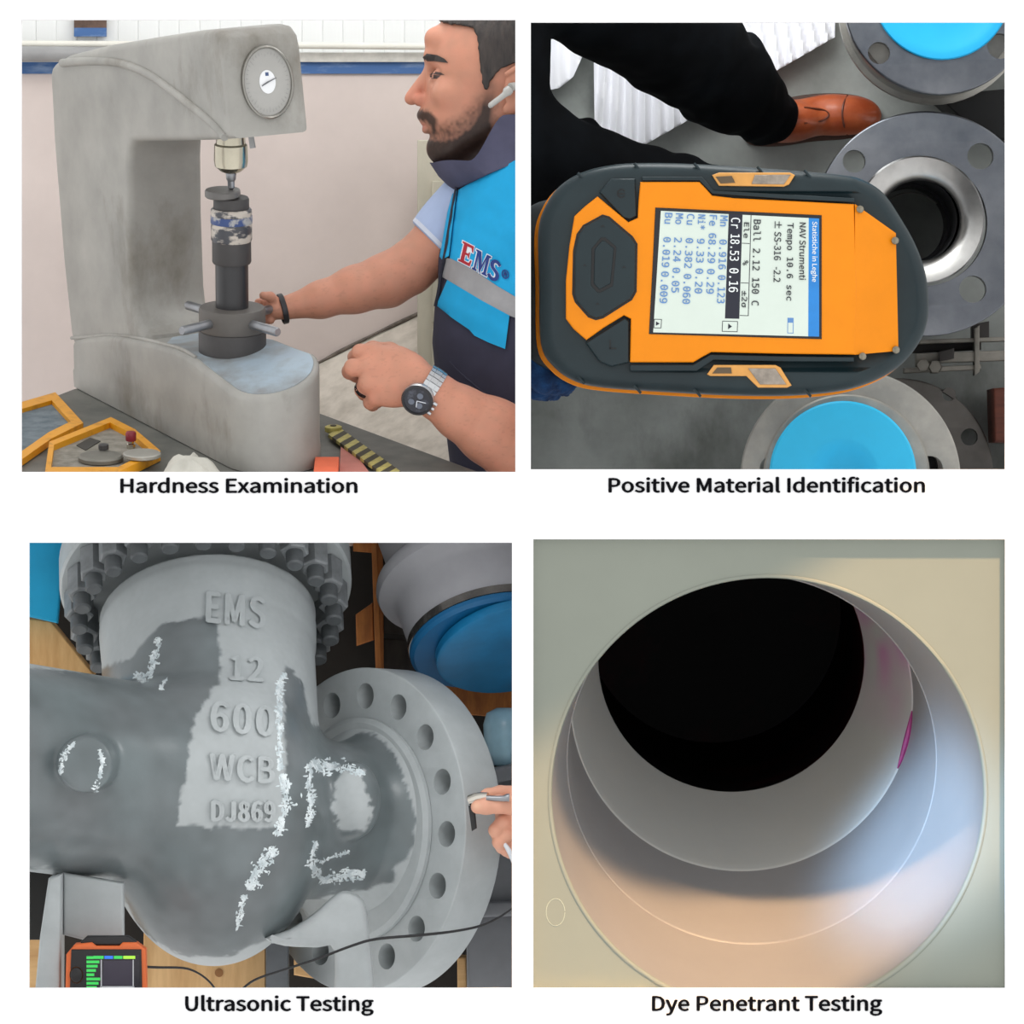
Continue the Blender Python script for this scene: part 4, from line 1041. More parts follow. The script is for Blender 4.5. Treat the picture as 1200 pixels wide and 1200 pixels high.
# power and enter keys
pk = pxobj(FD, 'key', prism([tuple(p) for p in [(702, 226), (716, 210), (744, 210), (746, 254), (738, 258), (730, 256)]], 67, 80, 3, both=False), RUB, an, smooth=40)
pxobj(FD, 'power_mark', tube([(728 + 4.6 * math.cos(a), 227.5 + 4.6 * math.sin(a), 66.8, 0.8) for a in np.linspace(0.7, 5.6, 16)], 6, 1), mat('mark_black', (12, 14, 16), 0.5), pk)
pxobj(FD, 'power_mark', box((724, 227, 66), (732, 228.6, 67.2)), MATS['mark_black'], pk, smooth=0)
ek = pxobj(FD, 'key', prism([(686, 402), (708, 388), (732, 373), (737, 377), (737, 425), (716, 430), (702, 424)], 67, 80, 3, both=False), RUB, an, smooth=40)
pxobj(FD, 'enter_mark', box((714, 399, 66), (715.4, 409, 67.2)), MATS['mark_black'], ek, smooth=0)
pxobj(FD, 'enter_mark', box((714, 408, 66), (722, 409.4, 67.2)), MATS['mark_black'], ek, smooth=0)
pad = [(706, 254), (713, 256), (740, 279), (745, 287), (744, 342), (739, 351), (706, 372), (698, 374), (690, 371), (675, 354), (672, 345), (673, 295), (677, 276), (684, 266)]
gap = pxobj(FD, 'pad_gap', prism([tuple(p) for p in inset(pad, -1.8)], 65.4, 72, 0.5, both=False), MATS['mark_black'], an, smooth=40)
dp = pxobj(FD, 'direction_pad', prism(pad, 61, 72, 3.5, both=False), RUB, an, smooth=40)
pxobj(FD, 'pad_groove', prism([(704, 279), (709, 279), (722, 290), (722, 294), (718, 336), (703, 344), (699, 343), (692, 335), (693, 292)], 60.4, 64, 0.8, both=False), MATS['mark_black'], dp, smooth=40)
pxobj(FD, 'pad_centre', prism([(705, 283), (708, 283), (719, 292), (715, 333), (702, 340), (695.5, 333), (696.5, 293)], 58.6, 64, 1.5, both=False), RUB, dp, smooth=40)
for x, y, a in ((706, 266, 0), (685, 312, 90), (731, 314, 90), (700, 357, 0)):
    pxobj(FD, 'pad_arrow', prism([(x - 2.6, y + 1.2), (x, y - 1.8), (x + 2.6, y + 1.2), (x, y + .2)], 60.4, 62, 0), MATS['mark_black'], dp, smooth=0)
# indicator windows on both flanks
for pl, sm, ln in (([(834, 206), (842, 203), (925, 203), (931, 206), (924, 217), (918, 219.5), (842, 218.5)], [(838, 208), (857, 207), (861, 215), (844, 216)], [(884, 206), (926, 205.5), (918, 217), (880, 216.5)]),
                   ([(828, 439), (836, 428), (908, 428), (914, 431), (927, 452), (922, 454.5), (888, 454.5), (874, 441), (832, 441)], [(834, 438), (840, 431), (856, 431), (857, 438)], [(876, 432), (908, 432), (921, 451), (890, 451)])):
    wd = pxobj(FD, 'indicator_frame', prism(pl, 68, 84, 1.2, both=False), mat('pale_orange', (222, 160, 80), 0.4), an, smooth=40)
    pxobj(FD, 'indicator_slot', prism(sm, 66.6, 72, 0.5, both=False), mat('slot_brown', (92, 76, 54), 0.4), wd, smooth=40)
    pxobj(FD, 'indicator_lens', prism(ln, 65.8, 72, 1.2, both=False), mat('smoked_lens', (150, 140, 128), 0.12, var=0.3, scale=50), wd, smooth=40)
# rib marks along the rubber
for x, yt, yb in ((746, 196, 456), (816, 196, 460), (680, 207, 445), (890, 200, 461), (945, 204, 460)):
    for y in (yt, yb):
        if 880 < x < 900 and y == yb: continue
        pxobj(FD, 'grip_rib', tube([(x - 3, y - 4, 79, 1.6), (x + 5, y + 5, 78, 1.6)], 8, 1), RUB, an)
# screen
bz = [(767.5, 244), (864, 248.5), (962, 253), (962, 326), (962, 398), (861, 395), (760, 392), (764, 318)]
pxobj(FD, 'screen_bezel', prism(bz, 64.6, 72, 1.0, both=False), mat('screen_black', (14, 14, 22), 0.25), an, smooth=40)
def scr(x, y):
    """x, y in straight screen pixels of the photo's upper edge frame -> skewed panel"""
    fy = (y - 248) / 145.0; fx = (x - 769.5) / 190.0
    tl, tr, bl, br_ = np.array([774, 248.]), np.array([959, 257.]), np.array([765, 390.]), np.array([959, 395.])
    return (tl * (1 - fx) + tr * fx) * (1 - fy) + (bl * (1 - fx) + br_ * fx) * fy
LCD = mat('lcd_pale', (206, 218, 208), 0.25, var=0.02, emit=0.12)
pxobj(FD, 'display', prism([tuple(scr(769.5, 248)), tuple(scr(959.5, 248)), tuple(scr(959.5, 393)), tuple(scr(769.5, 393))], 63.6, 66), LCD, an, smooth=0, label='lit pale display')
disp = bpy.context.scene.collection.objects[-1]
def sq(x0, x1, y0, y1, m, name, z=63.4):
    pxobj(FD, name, prism([tuple(scr(x0, y0)), tuple(scr(x1, y0)), tuple(scr(x1, y1)), tuple(scr(x0, y1))], z, z + 0.6), m, disp, smooth=0)
LBLUE = mat('lcd_blue', (30, 128, 206), 0.3, emit=0.1); LINK = mat('lcd_ink', (40, 44, 52), 0.5); LTXT = mat('lcd_text_blue', (96, 142, 200), 0.5); LWH = mat('lcd_white', (230, 236, 236), 0.4, emit=0.1); LNAV = mat('lcd_navy', (20, 24, 42), 0.3)
sq(947, 959.5, 248, 393, LBLUE, 'title_bar'); sq(851, 867.5, 248, 374, LNAV, 'selected_row')
for x0, x1, y0, y1 in ((877.3, 878.2, 248, 370), (868, 877, 282, 282.8), (868, 877, 330, 330.8), (868, 878, 369.5, 370.3)): sq(x0, x1, y0, y1, LINK, 'table_rule')
for x0, x1, y0, y1 in ((848, 866, 377, 390), (769.6, 778.5, 377, 388)):
    sq(x0, x1, y0, y1, LINK, 'scroll_button', 63.3); sq(x0 + .8, x1 - .8, y0 + .8, y1 - .8, LCD, 'scroll_button_face', 63.1)
    cxm = (x0 + x1) / 2
    pxobj(FD, 'scroll_arrow', prism([tuple(scr(cxm - 2, y0 + 3)), tuple(scr(cxm + 2.4, (y0 + y1) / 2)), tuple(scr(cxm - 2, y1 - 3))], 62.8, 63.4), LNAV, disp, smooth=0)
sq(923, 930, 371, 390, LTXT, 'battery_icon', 63.3); sq(923.8, 929.2, 377, 389.2, LCD, 'battery_icon', 63.1)
def line(s, x0, x1, y0, y1, m, bold=0.0, font=None):
    o = scr(x0, y0); ax = scr(x0, y1) - o; ay = scr(x1, y0) - o
    pxobj(FD, 'display_text', text_px(s, o, ax, ay, lambda x, y: 63.0, 0.35, bold=bold, font=font or MONO, fat=0.25), m, disp, smooth=0, recalc=False)
line('Statistiche in Leghe', 949.5, 957.5, 252, 326, LWH, 0.0, SANS)
line('NAV Strumenti', 936, 944, 254, 324, LINK, 0.0, SANS)
line('Tempo 10.6 sec', 919.5, 929, 255, 350, LINK)
line('± SS-316   -2.2', 906, 915, 254, 328, LINK, 0.0, SANS)
line('Ball 2.12 150 C', 881, 890, 253, 357, LINK)
line('Ele', 869.5, 876, 257, 276, LINK, 0.0); line('%', 869.5, 876, 303, 309, LINK, 0.0); line('±2σ', 869.5, 876, 340, 360, LINK, 0.0)
line('Cr', 854, 865, 252, 265, LWH); line('18.53', 854, 865, 272, 304, LWH); line('0.16', 854, 865, 313, 342, LWH)
for s1, s2, s3, x0, a0, a1, b0, b1 in (('Mn', '0.916', '0.123', 841, 279, 315, 322, 356), ('Fe', '68.29', '0.29', 828, 272, 308, 315, 345), ('Ni*', '9.33', '0.20', 814.5, 279, 308, 315, 345), ('Cu', '0.382', '0.060', 801, 279, 315, 322, 358), ('Mo', '2.24', '0.05', 787.5, 279, 308, 315, 345), ('Bu', '0.019', '0.009', 774.5, 279, 315, 320, 358)):
    line(s1, x0, x0 + 9, 250, 268 if '*' in s1 else 263, LTXT); line(s2, x0, x0 + 9, a0, a1, LTXT); line(s3, x0, x0 + 9, b0, b1, LTXT)
# gloved hand under the handle
FG = Frame(650, 430, 170)
sg = Sdf((600, 370, 100), (700, 490, 260), 2.0)
sg.ell((628, 424, 196), (36, 30, 34), 8)
sg.chain([(612, 432, 180, 15), (640, 447, 176, 15), (661, 449, 190, 14), (668, 440, 206, 13)], 4)
sg.chain([(612, 418, 210, 15), (645, 440, 216, 14), (664, 438, 226, 13)], 4)
sg.chain([(606, 446, 196, 15), (632, 454, 196, 14), (648, 456, 210, 13)], 4)
sg.chain([(606, 410, 226, 14), (636, 424, 236, 13), (650, 424, 240, 12)], 4)
sg.chain([(610, 400, 180, 15), (630, 404, 176, 14), (640, 412, 178, 12)], 4)
Vg, Fg = sg.mesh()
Vg = Vg + (vnoise(Vg, 3.5, 9) * 1.6 + vnoise(Vg, 8, 10) * 1.2)[:, None] * np.array([0.4, 0.8, -0.5])
mk('gloved_hand', FG.arr(Vg), Fg, mat('blue_knit', (26, 72, 122), 0.95, rgb2=(14, 40, 78), scale=50, bump=0.5, bscale=300), smooth=180, clip=CLIPL, recalc=False, label='gloved hand in fuzzy blue knit under the left end of the analyser', cat='glove')
# ------------------------------------------------------------------ valve bay (lower left opening)
FBK = Frame(315, 900, 860)
DARKW = mat('dark_shed', (40, 36, 32), 0.9, var=0.4, scale=5)
pxobj(FBK, 'wall_rear', box((-200, 560, 860), (600, 1330, 880)), DARKW, smooth=0, kind='structure', clip=[((6.5 * S, 0, 0), (1, 0, 0)), ((0, 0, 569 * S), (0, 0, 1))])
CLIPV = [((6.4 * S, 0, 0), (1, 0, 0))]
CLIPV2 = CLIPV + [((0, 0, 569.5 * S), (0, 0, 1))]
# cast body by signed distances; body axis runs from the viewer's left to the far right
FV = Frame(270, 940, 320)
PAINT = mat('valve_paint', (255, 255, 255), 0.5, var=0.06, scale=22, attr='Col', bump=0.10, bscale=70)
attr_rough(PAINT, 'Wet', 0.62, 0.3)
vv = thing('gate_valve', 'large grey cast steel gate valve partly wet with raised markings', 'valve', FV((250, 1150, 320)))
al = R(49); tau = R(39)
axd = np.array([math.sin(al), 0.06, math.cos(al)]); axd /= np.linalg.norm(axd)
nk = np.array([-0.045, -math.cos(tau), math.sin(tau)]); nk /= np.linalg.norm(nk)
C0 = np.array([252., 955, 330])
sv = Sdf((-40, 600, 40), (500, 1160, 720), 3.0)
sv.ell((250, 972, 320), (124, 160, 120), 10)
sv.cap((250, 900, 330), (252, 985, 318), 112, 118, 20)
sv.cyl(C0 - nk * 40, np.array([236, 742, 505.]), 127, 127, 16)
sv.cyl(np.array([240, 770, 485.]), np.array([236, 725, 518.]), 124, 130, 10)
LB = np.array([-30., 886, 205]); sv.cyl(np.array([240., 930, 320]), LB + (LB - np.array([240., 930, 320])) * 0.25, 116, 122, 34)
sv.cyl(C0 + axd * 40, C0 + axd * 215, 100, 92, 26)
sv.cyl(C0 + axd * 195, C0 + axd * 236, 92, 128, 10)
sv.cyl((116, 888, 180), (110, 889, 92), 35, 32, 6, rnd=6)
# flat of the boss, pad on the hub, drain rib
pc = C0 + axd * 160 - np.array([0, 10, 0])
sv.ell(np.array([414., 938, 336]), (32, 46, 26), 16)
Vv, Fv = sv.mesh()
nA = vnoise(Vv, 14, 1); nB = vnoise(Vv, 5, 2); nC = vnoise(Vv, 40, 3)
wet = [(20, 778), (110, 787), (150, 772), (172, 748), (192, 730), (225, 722), (253, 724), (257, 760), (259, 796), (234, 836), (226, 870), (222, 905), (213, 963), (335, 966), (336, 870), (332, 786), (338, 783), (352, 800), (365, 850), (400, 862), (440, 864), (460, 885), (478, 930), (488, 962), (480, 1008), (462, 1020), (460, 1036), (430, 1046), (384, 1052), (345, 1082), (310, 1100), (270, 1117), (222, 1119), (182, 1102), (160, 1080), (148, 1050), (128, 1041), (143, 1024), (90, 1021), (60, 1010), (20, 1016)]
# the outline lives on the front of the casting, projected straight on it
G = Vv[:, :2] + np.stack([nA * 3 + nB * 2.5, nA * 3 - nB * 2.5], 1)
pdv = polydist(G, wet); front = Vv[:, 2] < 470
pad = [(392, 918), (402, 906), (424, 903), (432, 928), (436, 952), (428, 974), (402, 978), (392, 950)]
wetm = np.clip(0.5 - np.maximum(pdv, -polydist(G + np.stack([nB * 3, nA * 2], 1), pad)) / 3.0, 0, 1) * front
dry = np.array(lin((172, 178, 179)))[None] * (1 + 0.05 * nC + 0.03 * nB)[:, None]
wcol = np.array(lin((106, 114, 116)))[None] * (1 + 0.22 * nC + 0.10 * nA)[:, None]
wcol[:, 0] *= 1 + 0.06 * vnoise(Vv, 60, 8)
colv = dry * (1 - wetm[:, None]) + wcol * wetm[:, None]
mk('valve_body', FV.arr(Vv), Fv, PAINT, vv, smooth=180, recalc=False, cols=colv, attrs={'Wet': wetm}, clip=CLIPV2)
bvv = BVHTree.FromPolygons([Vector(v) for v in Vv], [tuple(map(int, f)) for f in Fv])
def vsurf(x, y, fb=330):
    h_ = bvv.ray_cast(Vector((x, y, 0)), Vector((0, 0, 1))); return h_[0].z if h_[0] is not None else fb
DRY = mat('valve_paint_dry', (172, 178, 179), 0.6, var=0.06, scale=22, bump=0.08, bscale=70)
# raised foundry lettering
for s_, x0, y0, w_, dy, h_ in (('EMS', 240, 730, 70, 8, 38), ('12', 270, 796, 40, 3, 29), ('600', 250, 854, 74, 8, 36), ('WCB', 250, 910, 75, 6, 32), ('DJ869', 252, 958, 74, 2, 25)):
    V_, F_ = text_px(s_, (x0, y0), (w_, dy), (0, -h_), lambda x, y: 0, 6.0, fat=3.2, spacing=1.06)
    V_ = [(x, y, vsurf(x, y) + (-5.0 if z < 0 else 3)) for x, y, z in V_]
    pxobj(FV, 'raised_marking', (V_, F_), DRY, vv, smooth=0, recalc=False)
# pale flecks painted in for the glare on wet couplant gel
GLARE = mat('gel_glare', (232, 240, 242), 0.15, rgb2=(190, 202, 206), scale=60, bump=0.3, bscale=120, lo=0.4, hi=0.6)
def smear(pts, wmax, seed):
    """streaky pale flecks, painted glare of wet gel, scattered along a brush path, joined into one smear"""
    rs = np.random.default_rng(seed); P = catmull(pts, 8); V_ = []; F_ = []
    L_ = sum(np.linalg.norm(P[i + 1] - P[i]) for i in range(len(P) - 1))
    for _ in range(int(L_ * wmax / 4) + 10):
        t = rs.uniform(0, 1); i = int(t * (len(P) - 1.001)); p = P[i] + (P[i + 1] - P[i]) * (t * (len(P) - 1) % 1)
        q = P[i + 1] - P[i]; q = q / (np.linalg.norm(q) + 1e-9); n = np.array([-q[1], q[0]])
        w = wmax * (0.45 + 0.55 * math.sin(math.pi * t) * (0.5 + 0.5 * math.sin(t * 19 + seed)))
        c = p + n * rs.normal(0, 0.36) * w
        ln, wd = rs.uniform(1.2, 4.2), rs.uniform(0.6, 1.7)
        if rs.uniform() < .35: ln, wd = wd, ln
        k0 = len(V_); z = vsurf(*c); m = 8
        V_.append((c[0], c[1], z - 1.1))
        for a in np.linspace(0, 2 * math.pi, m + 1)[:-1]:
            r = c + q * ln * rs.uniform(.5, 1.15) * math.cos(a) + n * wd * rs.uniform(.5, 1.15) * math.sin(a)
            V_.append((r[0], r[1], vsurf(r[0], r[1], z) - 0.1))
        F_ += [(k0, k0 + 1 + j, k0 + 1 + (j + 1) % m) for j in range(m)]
    pxobj(FV, 'glare_flecks', (V_, F_), GLARE, vv, smooth=60, recalc=False)
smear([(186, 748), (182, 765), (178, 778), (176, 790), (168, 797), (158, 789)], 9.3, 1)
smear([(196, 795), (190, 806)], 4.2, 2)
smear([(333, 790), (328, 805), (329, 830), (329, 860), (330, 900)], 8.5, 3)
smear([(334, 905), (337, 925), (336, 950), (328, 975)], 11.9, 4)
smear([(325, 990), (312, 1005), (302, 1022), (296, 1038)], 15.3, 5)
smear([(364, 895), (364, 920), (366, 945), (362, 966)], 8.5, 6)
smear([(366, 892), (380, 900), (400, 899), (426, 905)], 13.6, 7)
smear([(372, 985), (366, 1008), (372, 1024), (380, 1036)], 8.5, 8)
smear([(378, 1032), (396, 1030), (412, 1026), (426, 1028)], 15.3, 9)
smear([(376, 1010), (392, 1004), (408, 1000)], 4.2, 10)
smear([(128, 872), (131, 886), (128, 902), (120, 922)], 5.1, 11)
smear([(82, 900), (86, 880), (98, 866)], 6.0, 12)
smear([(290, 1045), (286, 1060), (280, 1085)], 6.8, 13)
# right-hand pipe flange with sixteen bolt holes
fc = np.array([418., 979, 330 + 148 + 5])
fy = np.cross(axd, np.array([0, 0, 1.])); 
e1 = np.array([axd[2], 0, -axd[0]]); e1 /= np.linalg.norm(e1)      # towards picture right, nearer
e2 = np.cross(axd, e1); e2 /= np.linalg.norm(e2)
if e2[1] < 0: e2 = -e2
def fl_map(a, b, c): return fc + a * e1 + b * e2 + c * axd
RO, RB = 194, 160
hl = [circle(RB * math.cos(2 * math.pi * i / 16), RB * math.sin(2 * math.pi * i / 16), 15.5, 20) for i in range(16)]
pxobj(FV, 'pipe_flange', prism(circle(0, 0, RO, 120), 0, 56, 2, fl_map, holes=hl), DRY, vv, smooth=35, clip=CLIPV2)
pxobj(FV, 'flange_backing', prism(circle(0, 0, RO - 6, 64), 55.5, 62, 1, fl_map), DRY, vv, smooth=35, clip=CLIPV2)
pxobj(FV, 'flange_hub_step', lathe([(90, 1), (134, -1), (134, -6), (128, -10), (92, -12)], 80, lambda p: fl_map(*p), cap=False), DRY, vv, smooth=30)
# bonnet flange with studs and nuts
bc_ = np.array([235., 722, 512])
b1 = np.array([1., 0, 0]); b1 -= nk * (b1 @ nk); b1 /= np.linalg.norm(b1); b2 = np.cross(nk, b1)
if b2[1] > 0: b2 = -b2     # b2 points up in the picture, towards the viewer
def bn_map(p): return bc_ + p[0] * b1 + p[1] * b2 + p[2] * nk
pxobj(FV, 'bonnet_flange', lathe([(110, 42), (172, 42), (175, 45), (175, 82), (172, 85), (100, 85)], 80, bn_map), DRY, vv, smooth=30, clip=CLIPV2)
NUT = mat('nut_grey', (122, 126, 128), 0.5, var=0.2, scale=40); STUD = mat('stud_grey', (86, 90, 92), 0.5, var=0.15, scale=50)
for i in range(24):
    a = 2 * math.pi * i / 24
    cx_, cy_ = 152 * math.cos(a), 152 * math.sin(a)
    hexa = [(17.5 * math.cos(R(60 * j + math.degrees(a))), 17.5 * math.sin(R(60 * j + math.degrees(a)))) for j in range(6)]
    nut = pxobj(FV, 'nut', prism(hexa, 2, 42, 2.0, lambda p, q, c: bn_map((cx_ + p, cy_ + q, c)), seg=1), NUT, vv, smooth=25, clip=CLIPV2)
    pxobj(FV, 'stud', lathe([(8.5, -18), (10.5, -16), (10.5, 6)], 18, lambda p: bn_map((cx_ + p[0], cy_ + p[1], p[2]))), STUD, nut, smooth=35, clip=CLIPV2)
# feet
FOOT = DRY
pxobj(FV, 'foot', prism([(66, 1022), (80, 1018), (79, 1180), (48, 1180), (56, 1090)], 150, 250, 4), FOOT, vv, smooth=40)
pxobj(FV, 'foot', prism([(80, 1018), (150, 1030), (150, 1092), (112, 1098), (80, 1090)], 205, 235, 4), FOOT, vv, smooth=40)
ft = [(402, 1044), (416, 1047), (427, 1058), (432, 1090), (437, 1190), (395, 1190), (393, 1112), (372, 1108), (335, 1106), (312, 1097), (340, 1088), (368, 1070), (388, 1052)]
pxobj(FV, 'foot', prism([tuple(p) for p in catmull(ft, 3, True)], 262, 330, 9, seg=4), FOOT, vv, smooth=50)

# ------------------------------------------------------------------ pallets, timber and other valves behind
WD = mat('pale_pine', (222, 182, 128), 0.7, rgb2=(196, 150, 98), scale=9, stretch=(1, 1, 7), lo=0.35, hi=0.7)
WDH = mat('pine_board', (226, 186, 132), 0.7, rgb2=(200, 156, 104), scale=9, stretch=(7, 1, 1), lo=0.35, hi=0.7)
OWD = mat('orange_pine', (196, 124, 60), 0.75, rgb2=(150, 90, 44), scale=14, stretch=(4, 4, 1))
DWD = mat('dark_timber', (62, 56, 50), 0.85, rgb2=(38, 34, 30), scale=12, stretch=(5, 1, 1))
FPA = Frame(470, 720, 760)
pal = thing('wooden_pallet', 'wooden pallet on edge with orange pine post and dark boards', 'pallet', FPA((470, 830, 780)))
pxobj(FPA, 'post', prism([(434, 590), (440, 590), (449, 830), (442, 830)], 742, 765, 1), OWD, pal, smooth=30)
pxobj(FPA, 'post_face', prism([(440, 590), (448, 590), (449, 690), (450, 830), (443, 830)], 752, 790, 1), OWD, pal, smooth=30)
pxobj(FPA, 'block', prism([(417, 720), (437, 706), (438, 750), (418, 757)], 748, 790, 2), OWD, pal, smooth=30)
pxobj(FPA, 'block', prism([(414, 600), (437, 600), (437, 648), (414, 646)], 748, 790, 2), OWD, pal, smooth=30)
for y0, y1, m_ in ((640, 682, DWD), (686, 742, DWD), (748, 790, DWD), (794, 830, OWD), (596, 634, OWD)):
    pxobj(FPA, 'board', prism([(448, y0), (600, y0 + 12), (600, y1 + 12), (449, y1)], 770, 792, 2), m_, pal, smooth=30, clip=CLIPV2)
pxobj(FPA, 'block', prism([(468, 646), (486, 652), (486, 662), (470, 656)], 764, 770, 1), WD, pal, smooth=30)
# base timbers under the valve
FTM = Frame(260, 1130, 520)
for nm, poly, d0, m_, lab in (('pine_board', [(168, 1060), (311, 1040), (311, 1230), (165, 1230)], 540, WDH, 'broad pale pine board with a knot under the valve body'),
                       ('pine_board', [(-60, 1092), (58, 1092), (50, 1230), (-60, 1230)], 545, WD, 'pale pine board behind the left foot of the valve'),
                       ('pine_board', [(340, 1100), (372, 1106), (374, 1158), (340, 1152)], 690, WD, 'short pale pine block seen between the valve feet'),
                       ('pine_board', [(535, 1128), (546, 1128), (550, 1240), (536, 1240)], 640, WD, 'thin pine edge at the lower right below the flange')):
    pxobj(FTM, nm, prism(poly, d0, d0 + 60, 3), m_, smooth=30, label=lab, cat='board')
pxobj(FTM, 'steel_channel', prism([(312, 1098), (338, 1104), (338, 1230), (312, 1230)], 500, 560, 2), mat('channel_grey', (104, 108, 112), 0.5, 0.3, var=0.1), smooth=30, label='grey steel upright beside the pine board', cat='steel bar')
pxobj(FTM, 'dark_plate', prism([(20, 1000), (70, 1012), (66, 1092), (20, 1092)], 330, 345, 2), mat('dark_steel_plate', (34, 34, 32), 0.7), smooth=30, label='dark plate behind the left foot of the valve', cat='plate')
pxobj(FTM, 'knot', lathe([(5, 539.4), (5, 538.6), (2, 538.4)], 16, lambda p: (256 + p[0], 1141 + p[1], p[2])), mat('knot', (150, 104, 60), 0.7), COL.objects.get('pine_board'))
pxobj(Frame(70, 760, 640), 'pine_board', prism([(-60, 712), (60, 728), (110, 790), (80, 830), (-60, 830)], 640, 700, 3), mat('yellow_pine', (232, 188, 128), 0.7, rgb2=(208, 156, 96), scale=10, stretch=(6, 1, 1)), smooth=30, label='yellow pine board beneath the cyan cover at upper left', cat='board')
pxobj(Frame(60, 680, 660), 'blue_cover', prism([(-60, 590), (82, 590), (76, 660), (70, 730), (34, 722), (-60, 712)], 615, 638, 4), mat('cyan_cover', (0, 158, 204), 0.55, var=0.05), smooth=40, label='cyan cover at the upper left behind the bonnet nuts', cat='cover')
# neighbouring valve end with blue cap at the upper right
FN = Frame(540, 720, 560)
nv = thing('pipe_end', 'grey painted pipe end with rolled collar and blue cap hanging at upper right', 'pipe', FN((560, 830, 620)))
na = np.array([0.20, 0.80, -0.50]); na /= np.linalg.norm(na)
n1_ = np.array([0.94, -.27, 0]); n1_ -= na * (n1_ @ na); n1_ /= np.linalg.norm(n1_); n2_ = np.cross(na, n1_)
nc = np.array([575., 745, 560])
def nmap(p): return nc + p[0] * n1_ + p[1] * n2_ + p[2] * na
NGR = mat('pipe_grey', (156, 156, 160), 0.5, var=0.06, scale=14)
CL_ = CLIPV2
pxobj(FN, 'pipe_wall', lathe([(104, -170), (98, -110), (118, -92), (120, -84), (118, -76), (104, -66), (100, -56), (96, -8), (60, -8)], 72, nmap), NGR, nv, smooth=40, clip=CL_)
pxobj(FN, 'metal_band', lathe([(95, -9), (98.5, -8), (98.5, 2), (95, 3)], 72, nmap), mat('bright_band', (120, 116, 112), 0.2, 0.9, var=0.3, scale=20), nv, smooth=40, clip=CL_)
pxobj(FN, 'end_cap', lathe([(92, 0), (98, 3), (98, 8), (94, 12), (70, 12.5), (66, 16), (20, 17), (4, 17)], 72, nmap), mat('deep_blue_cap', (4, 92, 140), 0.5, var=0.06), nv, smooth=40, label='blue plastic end cap', clip=CL_)
pxobj(FN, 'cap_rim', lathe([(40, 10), (92, 12), (94, 15), (94, 24), (90, 27), (20, 27)], 72, lambda p: nmap((p[0] + 24, p[1], p[2] + 2))), mat('blue_rim', (8, 112, 160), 0.5), nv, smooth=40, clip=CL_)
pxobj(Frame(590, 860, 620), 'plastic_wrap', lathe([(10, 830), (22, 836), (26, 850), (24, 880), (18, 896), (6, 900)], 32, lambda p: (592 + p[0], p[2], 640 + p[1])), mat('pale_blue_plastic', (176, 216, 232), 0.25, var=0.08, scale=20), smooth=60, label='pale blue plastic wrapped roll behind the flange', cat='plastic roll', clip=CLIPV)
# grey valve further right
FG2 = Frame(585, 1020, 620)
gv = thing('valve_casing', 'grey painted valve casing behind the flange at the right edge', 'valve', FG2((580, 1180, 640)))
GV = mat('casing_grey', (124, 126, 130), 0.5, var=0.06)
pxobj(FG2, 'casing_rib', prism([(548, 906), (640, 886), (640, 905), (550, 924)], 610, 640, 4), GV, gv, smooth=40, clip=CLIPV)
pxobj(FG2, 'casing_wall', prism([(552, 922), (640, 900), (640, 1060), (560, 1062)], 628, 680, 4), GV, gv, smooth=40, clip=CLIPV)
pxobj(FG2, 'casing_rib', prism([(545, 1058), (640, 1054), (640, 1072), (545, 1076)], 612, 645, 4), GV, gv, smooth=40, clip=CLIPV)
pxobj(FG2, 'casing_wall', prism([(546, 1074), (640, 1070), (640, 1240), (548, 1240)], 632, 680, 4), GV, gv, smooth=40, clip=CLIPV)

# hand holding the ultrasonic probe against the flange rim
FH = Frame(580, 960, 300)
sh = Sdf((530, 900, 230), (650, 1040, 400), 1.5)
sh.chain([(640, 955, 330, 30), (606, 956, 322, 26)], 6)
sh.ell((606, 950, 318), (20, 25, 18), 8)
sh.chain([(606, 944, 296, 12), (584, 942, 286, 10.5), (570, 944, 282, 9.6), (560, 945, 282, 8.2)], 4)      # thumb
sh.chain([(604, 932, 322, 11), (586, 930, 312, 9), (572, 932, 304, 8), (563, 936, 300, 7)], 3)              # index
sh.chain([(606, 958, 316, 11), (590, 963, 302, 9.4), (581, 973, 300, 8.4), (584, 982, 312, 7.6)], 2.5)      # middle
sh.chain([(608, 970, 318, 10), (594, 978, 304, 8.8), (585, 987, 302, 8), (588, 994, 314, 7.4)], 2.5)         # ring
sh.chain([(612, 978, 322, 9), (602, 990, 312, 8), (594, 997, 310, 7.2), (598, 1001, 320, 6.6)], 2.5)         # little
Vp, Fp_ = sh.mesh()
pc_ = np.array(lin((226, 168, 142)))[None] * (1 + 0.07 * vnoise(Vp, 16, 2))[:, None]
nail = np.clip(1 - np.hypot((Vp[:, 0] - 558) / 8, (Vp[:, 1] - 944) / 6), 0, 1) * (Vp[:, 2] < 278)
pc_ = pc_ * (1 - 0.5 * nail[:, None]) + np.array(lin((232, 196, 164)))[None] * 0.5 * nail[:, None]
mk('hand', FH.arr(Vp), Fp_, SKIN, smooth=180, recalc=False, cols=pc_, clip=CLIPV, label='bare hand pressing a small probe onto the flange rim', cat='hand')
pr = thing('ultrasonic_probe', 'small silver probe held between thumb and finger on the flange rim', 'probe', FH((560, 960, 296)))
pxobj(FH, 'probe_body', tube([(551, 938, 296, 7), (560, 935, 292, 7), (572, 934, 288, 6)], 14, 3), CHR, pr)
pxobj(FH, 'connector', tube([(570, 934.5, 276, 3.2), (588, 935, 274, 3.4), (594, 934, 274, 4.6), (597, 934, 274, 4.6)], 12, 3), STEEL, pr)
pxobj(FH, 'probe_shoe', prism([(549, 944), (556, 942), (559, 970), (553, 974)], 288, 300, 2), mat('probe_black', (30, 30, 32), 0.5), pr)
